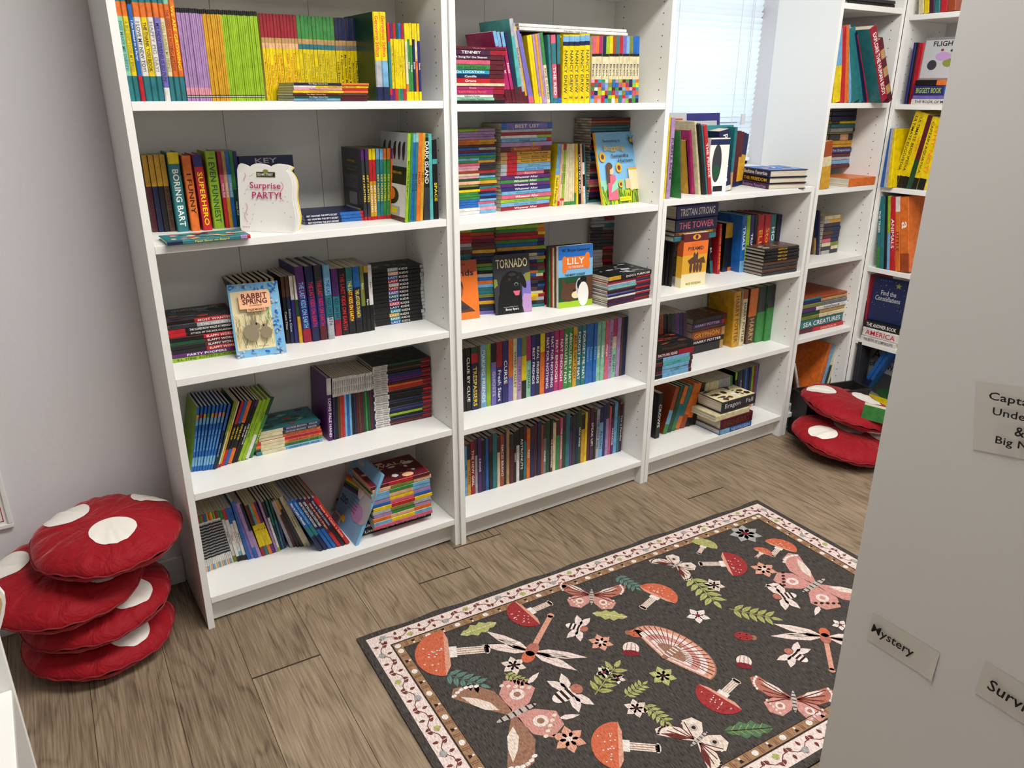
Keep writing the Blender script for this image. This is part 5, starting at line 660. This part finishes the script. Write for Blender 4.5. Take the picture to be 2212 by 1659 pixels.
# ---------------- rug ----------------
def rug():
    r = empty('rug', T((.325, -.265, 0)) @ RZ(-.0517)); tag(r, 'dark rectangular rug with mushrooms, butterflies and pale vine border', 'rug')
    L, Wd = 1.53, .91
    random.seed(2); base = MB(); nx, ny = 90, 50
    def edge(i, j):
        x = L*i/nx; y = Wd*j/ny; e = 0
        if j == 0: e = .004*math.sin(i*.55)*math.sin(i*.13)
        return (x, -y+e)
    v = [(*edge(i, j), .0055) for j in range(ny+1) for i in range(nx+1)]
    f = [(j*(nx+1)+i, (j+1)*(nx+1)+i, (j+1)*(nx+1)+i+1, j*(nx+1)+i+1) for j in range(ny) for i in range(nx)]
    base.add(v, f)
    rim = [j for j in range(nx+1)]+[k*(nx+1)+nx for k in range(1, ny+1)]+[ny*(nx+1)+i for i in range(nx-1, -1, -1)]+[k*(nx+1) for k in range(ny-1, 0, -1)]
    n = len(rim); o = len(base.v); base.v += [(base.v[k][0], base.v[k][1], 0.0002) for k in rim]
    for i in range(n): base.f.append([rim[i], rim[(i+1) % n], o+(i+1) % n, o+i]); base.c.append((1, 1, 1, 1)); base.m.append(0)
    def wov(t, b):
        c = nd(t, 'ShaderNodeTexCoord'); mp = nd(t, 'ShaderNodeMapping'); mp.inputs['Scale'].default_value = (500, 60, 1); t.links.new(c.outputs['Object'], mp.inputs[0])
        nn = nd(t, 'ShaderNodeTexNoise'); nn.inputs['Scale'].default_value = 1; nn.inputs['Detail'].default_value = 3; t.links.new(mp.outputs[0], nn.inputs['Vector'])
        cr = nd(t, 'ShaderNodeValToRGB'); cr.color_ramp.elements[0].position = .3; cr.color_ramp.elements[0].color = lin('24211f'); cr.color_ramp.elements[1].position = .75; cr.color_ramp.elements[1].color = lin('5a5450'); t.links.new(nn.outputs[0], cr.inputs[0]); t.links.new(cr.outputs[0], b.inputs['Base Color'])
        u = nd(t, 'ShaderNodeBump'); u.inputs['Strength'].default_value = .5; u.inputs['Distance'].default_value = .001; t.links.new(nn.outputs[0], u.inputs['Height']); t.links.new(u.outputs[0], b.inputs['Normal'])
    link('pile', base.mesh('pile', [mat('rug_weave', rough=.95, spec=.1, fn=wov)]), r)
    def pr(t, b):
        a = nd(t, 'ShaderNodeAttribute', attribute_name='Col'); c = nd(t, 'ShaderNodeTexCoord'); mp = nd(t, 'ShaderNodeMapping'); mp.inputs['Scale'].default_value = (500, 90, 1); t.links.new(c.outputs['Object'], mp.inputs[0])
        nn = nd(t, 'ShaderNodeTexNoise'); nn.inputs['Scale'].default_value = 1; t.links.new(mp.outputs[0], nn.inputs['Vector']); cr = nd(t, 'ShaderNodeValToRGB'); cr.color_ramp.elements[0].position = .3; cr.color_ramp.elements[0].color = (.5, .47, .45, 1); cr.color_ramp.elements[1].position = .6; t.links.new(nn.outputs[0], cr.inputs[0])
        mx = nd(t, 'ShaderNodeMix', data_type='RGBA', blend_type='MULTIPLY'); mx.inputs[0].default_value = 1; t.links.new(a.outputs['Color'], mx.inputs[6]); t.links.new(cr.outputs[0], mx.inputs[7]); t.links.new(mx.outputs[2], b.inputs['Base Color'])
    PM = mat('rug_print', rough=.95, spec=.1, fn=pr); P = MB(); lay = [0]
    RP = {k: lin(v) for k, v in dict(orange='c8694c', red='9c383a', olive='a8a868', brown='96705c', rust='b07060', cream='e0d0c4', rose='c89088', white='e6dcd6', silver='a4a6a4', peach='d49a84', lime='aeb070', green='567656', teal='64847a', crimson='7c2c34', pinkw='e4d2cc', tanb='9c7c5e', dark='3a2422', vine='6a3430', grey='b8b0a8').items()}
    def poly(pts, c, z=0): P.poly([(x, -y) for x, y in pts], .0059+z*.00025, RP[c])
    def fr(x0, y0, x1, y1):
        d = math.hypot(x1-x0, y1-y0); ux, uy = (x1-x0)/d, (y1-y0)/d
        return (lambda a, b: (x0+a*ux-b*uy, y0+a*uy+b*ux)), d
    def ell(F, cx, cy, rx, ry, c, z=1, ang=0, n=18, rag=0):
        q = []
        for i in range(n):
            t = 2*PI*i/n; k = 1+rag*(1 if i % 2 else -1); x, y = rx*k*math.cos(t), ry*k*math.sin(t); q.append(F(cx+x*math.cos(ang)-y*math.sin(ang), cy+x*math.sin(ang)+y*math.cos(ang)))
        poly(q, c, z)
    def leafp(F, x, y, l, wd, ang, c, z=1, vein=None):
        pts = [(0, 0), (.3*l, wd/2), (.65*l, wd*.42), (l, 0), (.65*l, -wd*.42), (.3*l, -wd/2)]
        g = lambda a, b: F(x+a*math.cos(ang)-b*math.sin(ang), y+a*math.sin(ang)+b*math.cos(ang))
        poly([g(*p) for p in pts], c, z)
        if vein: poly([g(.05*l, -.03*wd), g(.9*l, 0), g(.05*l, .05*wd)], vein, z+1)
    def strip(F, a, b, wd, c, z=1):
        dx, dy = b[0]-a[0], b[1]-a[1]; l = math.hypot(dx, dy) or 1; nx_, ny_ = -dy/l*wd/2, dx/l*wd/2
        poly([F(a[0]-nx_, a[1]-ny_), F(b[0]-nx_, b[1]-ny_), F(b[0]+nx_, b[1]+ny_), F(a[0]+nx_, a[1]+ny_)], c, z)
    I = lambda a, b: (a, b)
    # border bands
    def band(o, wd, c, z): 
        for a, b in (((o, o), (L-o, o)), ((o, Wd-o), (L-o, Wd-o))): s = 1 if a[1] < .4 else -1; poly([a, b, (b[0]-wd, b[1]+s*wd), (a[0]+wd, a[1]+s*wd)] if s > 0 else [a, (a[0]+wd, a[1]-wd), (b[0]-wd, b[1]-wd), b], c, z)
        for x, s in ((o, 1), (L-o, -1)): q = [(x, o), (x+s*wd, o+wd), (x+s*wd, Wd-o-wd), (x, Wd-o)]; poly(q if s > 0 else q[::-1], c, z)
    band(.020, .050, 'pinkw', 0); band(.074, .024, 'tanb', 0)
    for (ax, ay, bx, by) in ((.045, .045, L-.045, .045), (L-.045, .045, L-.045, Wd-.045), (L-.045, Wd-.045, .045, Wd-.045), (.045, Wd-.045, .045, .045)):
        F, d = fr(ax, ay, bx, by); n = int(d/.036); s = d/n
        for k in range(n):
            x = k*s; sg = 1 if k % 2 else -1
            strip(F, (x, -.006*sg), (x+s*.5, .008*sg), .0022, 'vine', 1); strip(F, (x+s*.5, .008*sg), (x+s, .006*sg), .0022, 'vine', 1)
            for q in range(3): leafp(F, x+s*(.2+.25*q), .004*sg*(1 if q != 1 else -1), .016, .0085, (.9+.5*q)*sg*(1 if q != 1 else -1), 'vine', 2, 'peach')
            if k % 5 == 2: ell(F, x+s*.5, -.010*sg, .009, .008, 'lime', 3, 0, 10, .1); strip(F, (x+s*.3, -.010*sg), (x+s*.7, -.010*sg), .0015, 'olive', 4)
            if k % 5 == 0: ell(F, x+s*.5, .010*sg, .010, .009, 'silver', 3, 0, 10, .1)
    for (ax, ay, bx, by) in ((.086, .086, L-.086, .086), (L-.086, .086, L-.086, Wd-.086), (L-.086, Wd-.086, .086, Wd-.086), (.086, Wd-.086, .086, .086)):
        F, d = fr(ax, ay, bx, by); n = int(d/.022)
        for k in range(n):
            x = k*d/n
            if k % 4 == 0: ell(F, x, 0, .009, .008, 'white', 1, 0, 8)
            elif k % 4 == 2: poly([F(x-.006, -.006), F(x+.006, -.006), F(x, .008)], 'dark', 1); ell(F, x, .006, .003, .004, 'white', 2, 0, 6)
            else: strip(F, (x, -.010), (x, .010), .0014, 'vine', 1); strip(F, (x+.005, -.010), (x+.005, .010), .0014, 'vine', 1)
        strip(F, (-.012, -.0125), (d+.012, -.0125), .0018, 'dark', 1); strip(F, (.012, .0125), (d-.012, .0125), .0018, 'dark', 1)
    def petals(F, x, y, R_, n, c, cc):
        for k in range(n): a = 2*PI*k/n+.3; leafp(F, x, y, R_, R_*.62, a, c, 1, 'rose' if c in ('white', 'cream', 'pinkw') else 'cream')
        ell(F, x, y, R_*.2, R_*.2, cc, 4, 0, 8)
    for kind, x0, y0, x1, y1, c, sz in RUG:
        F, d = fr(x0, y0, x1, y1)
        if kind == 'mush':
            h = d*.62; strip(F, (0, 0), (d*1.05, 0), d*.2, 'cream', 1); strip(F, (d*.3, 0), (d*.45, 0), d*.3, 'white', 2); ell(F, d*1.02, 0, d*.06, d*.13, 'cream', 1)
            for k in (-.06, 0, .06): strip(F, (d*.45, k*d), (d, k*d), d*.012, 'brown', 3)
            q = []
            for i in range(17): t = -PI/2+PI*i/16; q.append(F(d*.22-d*.55*math.cos(t)*(1), h*math.sin(t)))
            q += [F(d*.3, h*.8), F(d*.16, 0), F(d*.3, -h*.8)]; poly(q[:17], c, 3)
            poly([F(d*.22, -h), F(d*.30, -h*.6), F(d*.32, h*.6), F(d*.22, h)], 'peach' if c != 'olive' else 'lime', 3)
            for i in range(16): a = random.uniform(-1.3, 1.3); rr = random.uniform(.15, .85); ell(F, d*.2-d*.5*rr*math.cos(a), h*rr*math.sin(a), d*.022, d*.018, 'pinkw', 5, 0, 6)
        elif kind == 'bfly':
            m = sz/2; cx = d/2
            for s in (1, -1):
                poly([F(cx, 0), F(cx+m*.25, s*m*.30), F(cx+m*.62, s*m*.85), F(cx+m*.5, s*m*1.02), F(cx+m*.2, s*m*.95), F(cx-m*.05, s*m*.6), F(cx-m*.08, s*m*.1)], c, 1)
                poly([F(cx-m*.05, 0), F(cx-m*.08, s*m*.5), F(cx-m*.3, s*m*.72), F(cx-m*.6, s*m*.6), F(cx-m*.66, s*m*.3), F(cx-m*.4, s*m*.08)], 'rose' if c != 'cream' else 'cream', 1)
                leafp(F, cx+m*.1, s*m*.2, m*.7, m*.18, s*1.0, 'cream' if c != 'cream' else 'vine', 2)
                for k in range(6): u = k/5; ell(F, cx+m*(.56-.42*u), s*m*(.86+.07*math.sin(u*PI)), m*.05, m*.035, 'white' if c != 'cream' else 'dark', 3, 0, 6)
                for k in range(5): u = k/4; ell(F, cx-m*(.22+.36*u), s*m*(.64-.28*u), m*.045, m*.035, 'dark' if c == 'rose' else 'cream', 3, 0, 6)
                ell(F, cx-m*.33, s*m*.34, m*.13, m*.12, 'pinkw' if c != 'cream' else 'grey', 2); ell(F, cx-m*.33, s*m*.34, m*.06, m*.06, c if c != 'cream' else 'dark', 3)
                if c == 'cream' or c == 'rust':
                    for k in range(5): strip(F, (cx, s*m*.08), (cx+m*(.5-.2*k), s*m*(.8-.04*k)), m*.03, 'vine', 3)
                if sz > .25: leafp(F, cx-m*.6, s*m*.45, m*.35, m*.1, PI-s*.35, 'pinkw', 1)
            ell(F, cx-m*.1, 0, m*.38, m*.06, 'grey', 4)
            for k in range(6): strip(F, (cx-m*.42+m*.12*k, -m*.05), (cx-m*.42+m*.12*k, m*.05), m*.03, 'dark', 5)
        elif kind == 'moth':
            m = sz/2
            for s in (1, -1):
                arc = lambda q, u: (m*q*.66*max(0, math.cos(u*PI/2))**.85, s*m*q*math.sin(u*PI/2))
                for q, cc, zz in ((1, 'brown', 1), (.97, 'peach', 2), (.82, 'pinkw', 3), (.66, 'rose', 4), (.5, 'pinkw', 5), (.34, 'brown', 6)): poly([F(*arc(q, k/12)) for k in range(13)]+[F(-m*.12*q, s*m*.5*q), F(-m*.22*q, s*.001)], cc, zz)
                for k in range(9): p = arc(.96, (k+.5)/9.5); strip(F, (p[0]*.35, p[1]*.35), p, m*.014, 'vine', 7)
            ell(F, m*.05, 0, m*.3, m*.09, 'brown', 8)
            for k in range(5): strip(F, (m*(-.1+.09*k), -m*.08), (m*(-.1+.09*k), m*.08), m*.03, 'white', 9)
        elif kind == 'dfly':
            strip(F, (0, 0), (d, 0), d*.09, 'peach', 2); ell(F, d, 0, d*.06, d*.06, 'peach', 2); ell(F, -d*.08, 0, d*.14, d*.1, 'orange', 3); ell(F, d*.1, 0, d*.16, d*.1, 'rust', 3)
            for s in (1, -1):
                for a_, l_ in ((1.35, 1.0), (1.75, .92)): leafp(F, d*.05, 0, sz*l_*.62, sz*.13, s*a_, 'pinkw', 1, 'brown')
                for k in range(3): leafp(F, d*.05+.01*k, s*sz*.2, sz*.25, sz*.02, s*(1.3+.2*k), 'grey', 2)
        elif kind == 'bee':
            ell(F, d*.35, 0, d*.35, d*.2, 'white', 2)
            for k in range(3): strip(F, (d*(.2+.16*k), -d*.18), (d*(.2+.16*k), d*.18), d*.08, 'dark', 3)
            ell(F, d*.75, 0, d*.16, d*.17, 'rust', 3)
            for s in (1, -1):
                for a_ in (1.2, 2.0): leafp(F, d*.55, s*d*.1, sz*.5, sz*.22, s*a_, 'pinkw', 1, 'grey')
        elif kind == 'flow':
            petals(F, 0, 0, d, 7 if c == 'silver' else 6 if c != 'white' else 5, c, 'crimson' if c in ('silver', 'white') else 'cream' if c == 'peach' else 'dark')
        elif kind == 'leaf':
            q = []
            for i in range(9): q.append(F(d*i/8, d*.2*math.sin(PI*(i+.3)/8.6)*(1.25 if i % 2 else .75)))
            for i in range(8, -1, -1): q.append(F(d*i/8, -d*.2*math.sin(PI*(i+.3)/8.6)*(1.25 if i % 2 else .75)))
            poly(q, c, 1); strip(F, (0, 0), (d, 0), d*.02, 'pinkw' if c == 'lime' else 'dark', 2)
            for k in range(1, 6):
                for s in (1, -1): strip(F, (d*k/7, 0), (d*(k+.8)/7, s*d*.13), d*.012, 'olive', 2)
        elif kind == 'fern':
            strip(F, (0, 0), (d, 0), d*.02, c, 1)
            for k in range(5):
                for s in (1, -1): leafp(F, d*(.12+.18*k), 0, d*.34, d*.13, s*.95, c, 1, 'dark')
            leafp(F, d*.95, 0, d*.3, d*.12, 0, c, 1)
        elif kind == 'bug':
            ell(F, d*.62, 0, d*.48, d*.34, c, 2); ell(F, d*.1, 0, d*.16, d*.2, 'brown', 1); strip(F, (d*.15, 0), (d*1.1, 0), d*.02, 'dark', 3)
            for k in (.45, .8):
                for s in (1, -1): ell(F, d*k, s*d*.17, d*.06, d*.05, 'dark', 3, 0, 7)
        else:
            ell(F, 0, 0, d*.62, d*.55, 'pinkw', 1); ell(F, d*.5, 0, d*.3, d*.6, 'crimson', 2)
            for k in (-.25, 0, .25): strip(F, (-d*.5, k*d), (d*.3, k*d*1.3), d*.05, 'brown', 2)
    link('woven_pattern', P.mesh('woven_pattern', [PM]), r)
rug()
# ---------------- cushions ----------------
def velvet(t, b):
    b.inputs['Base Color'].default_value = lin('920c1a'); b.inputs['Sheen Weight'].default_value = .5; b.inputs['Sheen Tint'].default_value = (1, .35, .35, 1); b.inputs['Sheen Roughness'].default_value = .4
    c = nd(t, 'ShaderNodeTexCoord'); n = nd(t, 'ShaderNodeTexNoise'); n.inputs['Scale'].default_value = 14; n.inputs['Detail'].default_value = 6; n.inputs['Distortion'].default_value = 2.2; t.links.new(c.outputs['Object'], n.inputs['Vector'])
    u = nd(t, 'ShaderNodeBump'); u.inputs['Strength'].default_value = .9; u.inputs['Distance'].default_value = .010; t.links.new(n.outputs[0], u.inputs['Height']); t.links.new(u.outputs[0], b.inputs['Normal'])
VEL = mat('red_velvet', rough=.65, spec=.2, fn=velvet); SPOT = mat('white_felt_spot', lin('e6e0d8'), .85, .1, noise_bump(30, .003, .3)); SEAM = mat('seam_cord', lin('7c0c18'), .7)
def cushion(R_, H_, seed, spots, M, label, group, sag=0):
    rnd = random.Random(seed); ph = [rnd.uniform(0, 2*PI) for _ in range(6)]
    def surf(x, y, top):
        r = min(1, math.hypot(x, y)/R_); a = math.atan2(y, x); s = max(0, 1-r**3.2)**.55
        pl = sum(math.sin(k*a+ph[i]+r*2) for i, k in enumerate((13, 19, 29)))/3
        z = (H_/2)*s*(1+.16*pl*r*r)+.0035*math.sin(5*a+ph[4])*r
        z *= 1 if top else -.9
        return z+sag*(r**2)*math.cos(a-ph[5])*.5
    r = empty('floor_cushion', M); tag(r, label, 'cushion', group)
    m = MB(); na, nr = 120, 26; v = []; f = []
    for top in (1, 0):
        o = len(v); v.append((0, 0, surf(0, 0, top)))
        for j in range(1, nr+1):
            q = math.sin(j/nr*PI/2)
            for i in range(na):
                a = 2*PI*i/na; rr = R_*q*(1+.012*math.sin(7*a+ph[0])*q); x, y = rr*math.cos(a), rr*math.sin(a)
                zz = surf(R_*q*math.cos(a), R_*q*math.sin(a), top); v.append((x, y, zz))
        for i in range(na):
            k = (i+1) % na; t_ = (o, o+1+i, o+1+k); f.append(t_ if top else t_[::-1])
            for j in range(nr-1): q = (o+1+j*na+i, o+1+(j+1)*na+i, o+1+(j+1)*na+k, o+1+j*na+k); f.append(q if top else q[::-1])
    m.add(v, f); link('cover', m.mesh('cover', [VEL], True), r)
    c = MB(); n = 240; w_ = .0025
    for i in range(n):
        a = 2*PI*i/n; rr = R_*(1.004+.012*math.sin(7*a+ph[0])); z = surf(R_*math.cos(a), R_*math.sin(a), 1)+.002*math.sin(23*a)
        for q in range(6): b = 2*PI*q/6; c.v.append(((rr+w_*math.cos(b))*math.cos(a), (rr+w_*math.cos(b))*math.sin(a), z+w_*math.sin(b)))
    for i in range(n):
        for q in range(6): c.f.append((i*6+q, i*6+(q+1) % 6, ((i+1) % n)*6+(q+1) % 6, ((i+1) % n)*6+q)); c.c.append((1, 1, 1, 1)); c.m.append(0)
    link('seam', c.mesh('seam', [SEAM], True), r)
    for sx, sy, sr, top in spots:
        s = MB(); nr2, na2 = 8, 40; v = []; f = []
        def pt(x, y):
            d = math.hypot(x, y)
            if d > .985*R_: x, y = x*.985*R_/d, y*.985*R_/d
            return (x, y, surf(x, y, top)+(.0016 if top else -.0016))
        v.append(pt(sx*R_, sy*R_))
        for j in range(1, nr2+1):
            for i in range(na2): a = 2*PI*i/na2; v.append(pt(sx*R_+sr*R_*j/nr2*math.cos(a), sy*R_+sr*R_*j/nr2*math.sin(a)))
        for i in range(na2):
            k = (i+1) % na2; f.append((0, 1+i, 1+k) if top else (0, 1+k, 1+i))
            for j in range(nr2-1): q = (1+j*na2+i, 1+(j+1)*na2+i, 1+(j+1)*na2+k, 1+j*na2+k); f.append(q if top else q[::-1])
        s.add(v, f); link('spot', s.mesh('spot', [SPOT], True), r)
    return r
CG = 'red spotted cushions piled left of the bookcase'
cushion(.182, .10, 1, [(.3, -.50, .3, 1), (.55, .3, .3, 1), (-.6, .3, .3, 1)], T((-.252, .085, .048)) @ RX(.02), 'red cushion at bottom of the left pile on the floor', CG, .01)
cushion(.180, .10, 2, [(.42, -.40, .31, 1), (-.55, .1, .3, 1), (.2, .6, .3, 1)], T((-.246, .085, .138)) @ RX(.05) @ RY(-.07), 'red cushion second from bottom of the left pile, one full white spot', CG, .01)
cushion(.186, .11, 3, [(.40, -.30, .3, 1), (-.66, .30, .31, 1), (.1, .65, .3, 1)], T((-.305, .085, .232)) @ RX(.10) @ RY(.05), 'red cushion third in the left pile, sticking out to the left', CG, .012)
cushion(.174, .105, 4, [(.06, -.36, .31, 1), (-.46, .42, .31, 1), (.72, .50, .3, 1)], T((-.190, .065, .332)) @ RX(.06) @ RY(.0), 'topmost red cushion of the left pile showing white spots', CG)
CG2 = 'red spotted cushions in the far corner'
cushion(.205, .10, 5, [(-.62, .12, .27, 1), (.12, .05, .3, 1), (.55, -.4, .28, 1)], T((2.47, -.26, .062)) @ RX(.12) @ RY(.10), 'lower red cushion on the floor in the corner by the narrow bookcase', CG2)
cushion(.205, .095, 6, [(.35, -.05, .30, 1), (-.35, .55, .28, 1), (-.4, -.9, .2, 0)], T((2.575, -.205, .158)) @ RX(.14) @ RY(.17), 'upper red cushion tilted on another in the corner', CG2)
# black bin behind the corner cushions
def bin_():
    r = empty('storage_bin', T((2.455, -.10, 0)) @ RZ(-.25)); tag(r, 'black plastic bin behind the corner cushions, with a cut-out handle', 'bin')
    W_, D_, H_ = .30, .10, .205
    m = MB(); m.box((-.02, 0, 0), (W_, .005, .14)); m.box((-.02, 0, .175), (W_, .005, H_)); m.box((-.02, 0, .14), (.05, .005, .175)); m.box((.12, 0, .14), (W_, .005, .175))
    m.box((-.02, 0, 0), (-.015, D_, H_)); m.box((W_-.005, 0, 0), (W_, D_, H_)); m.box((-.02, D_-.005, 0), (W_, D_, H_)); m.box((-.02, 0, 0), (W_, D_, .006))
    link('tub', m.mesh('tub', [BLACKP]), r)
    rim = MB(); rim.box((-.024, -.004, H_-.008), (W_+.004, .0, H_)); rim.box((-.024, D_, H_-.008), (W_+.004, D_+.004, H_)); rim.box((-.024, 0, H_-.008), (-.02, D_, H_)); rim.box((W_, 0, H_-.008), (W_+.004, D_, H_))
    link('rim', rim.mesh('rim', [BLACKP]), r)
bin_()
make_book(T((2.525, -.47, .172)) @ RZ(.5) @ RX(.1), .03, .06, .16, 'green60+navy40', 'x', '', 'board_book', 'small green board book resting on the corner cushions beside the near panel', 'books on the cushions')
# ---------------- picture on the wall at left ----------------
def picture():
    r = empty('wall_picture', T((-.645, Y1-.012, .318))); tag(r, 'pale framed notice on the wall at the left edge, red inner line', 'picture')
    W_, H_ = .255, .34; m = MB()
    for a, b in (((0, 0, 0), (W_, .012, .012)), ((0, 0, H_-.012), (W_, .012, H_)), ((0, 0, .012), (.012, .012, H_-.012)), ((W_-.012, 0, .012), (W_, .012, H_-.012))): m.box(a, b)
    link('frame', m.mesh('frame', [WHITE]), r, bevel=.002)
    s = MB().box((.012, .006, .012), (W_-.012, .010, H_-.012), PAL['white'])
    for a, b in (((.02, .0055, .02), (W_-.02, .006, .022)), ((.02, .0055, H_-.022), (W_-.02, .006, H_-.02)), ((.02, .0055, .02), (.022, .006, H_-.02)), ((W_-.022, .0055, .02), (W_-.02, .006, H_-.02))): s.box(a, b, PAL['crimson'])
    link('print_sheet', s.mesh('print_sheet', [PRINT]), r)
    lettering("an't", r, T((W_-.042, .0052, .045)) @ RX(PI/2), .03, .013, 'black')
picture()
# ---------------- white display stand at the bottom left ----------------
def stand():
    r = empty('display_stand', T((-.399, -.6, 0))); tag(r, 'white low display stand at the bottom left corner with a wooden lip', 'stand')
    m = MB(); m.box((-.5, 0, 0), (0, .012, .56)); link('back_panel', m.mesh('back_panel', [WHITE]), r, bevel=.002)
    link('shelf', MB().box((-.5, -.30, .43), (-.004, -.0005, .447)).mesh('shelf', [WHITE]), r, bevel=.002)
    link('side_panel', MB().box((-.5, -.30, 0), (-.485, -.0005, .43)).mesh('side_panel', [WHITE]), r)
    q = [(-.5, .5605), (0, .5605), (.006, .572), (.014, .592), (.020, .612), (.021, .626), (.017, .638), (-.5, .80)]
    def ext(q, y0, y1):
        n = len(q); m = MB(); m.add([(x, y0, z) for x, z in q]+[(x, y1, z) for x, z in q], [tuple(range(n)), tuple(range(2*n-1, n-1, -1))]+[(i, n+i, n+(i+1) % n, (i+1) % n) for i in range(n)]); return m
    link('top_rail', ext(q, 0, .012).mesh('top_rail', [WHITE]), r)
    q2 = [(-.5, .566), (-.005, .567), (.002, .578), (.010, .598), (.0155, .614), (.016, .625), (.012, .634), (-.5, .785)]
    link('wooden_lip', ext(q2, -.006, -.0002).mesh('wooden_lip', [mat('pale_wood', lin('c8a880'), .5)]), r)
stand()
# ---------------- paper labels on the near panel ----------------
TAPE = mat('label_paper', lin('dedad2'), .45, .4)
def label(name, cy, cz, w_, h_, rot, lines, lab, curl=0):
    r = empty(name, T((.632-.0006, cy, cz)) @ RZ(-PI/2) @ RY(rot)); tag(r, lab, 'label', 'paper labels on the near panel')
    m = MB(); n = 8; v = []
    for j in range(2):
        for i in range(n+1): x = -w_/2+w_*i/n; v.append((x, -.0002-(curl*max(0, i/n-.7)**2*(1-j)), -h_/2+h_*j))
    m.add(v, [(i, i+1, n+2+i, n+1+i) for i in range(n)]); link('paper', m.mesh('paper', [TAPE]), r)
    for k, (s, x, z, L, Hh) in enumerate(lines): lettering(s, r, T((x, -.0032, z)) @ RX(PI/2) @ Matrix.Shear('XY', 4, (.18, 0)), L, Hh, 'black', 'handwriting', 2)
CY, CZ = -1.9345, 1.3919
label('paper_label', CY+.9*.4645, CZ-.9*.765, .094, .046, 0.03, [('Mystery', -.012, 0, .058, .017)], 'small paper label reading Mystery, taped on the near panel', .012)
label('paper_label', CY+.9*.370, CZ-.9*.373,     .125, .082, -.17, [('Captain', -.019, .024, .052, .012), ('Underpants', -.004, .006, .072, .0115), ('&', -.012, -.010, .01, .011), ('Big Nate', -.010, -.026, .052, .0115)], 'paper label with four handwritten lines, upper right of the near panel')
label('paper_label', CY+.9*.30, CZ-.9*.745, .10, .05, .05, [('Survival', -.005, 0, .065, .016)], 'paper label at lower right edge of the near panel, partly out of view')
# unique labels, last check
seen = {}
for o in bpy.data.objects:
    if o.parent is None and o.get('label'):
        l = o['label']; seen.setdefault(l, []).append(o)
dup = {k: len(v) for k, v in seen.items() if len(v) > 1}
print('DUPLICATE LABELS', dup)
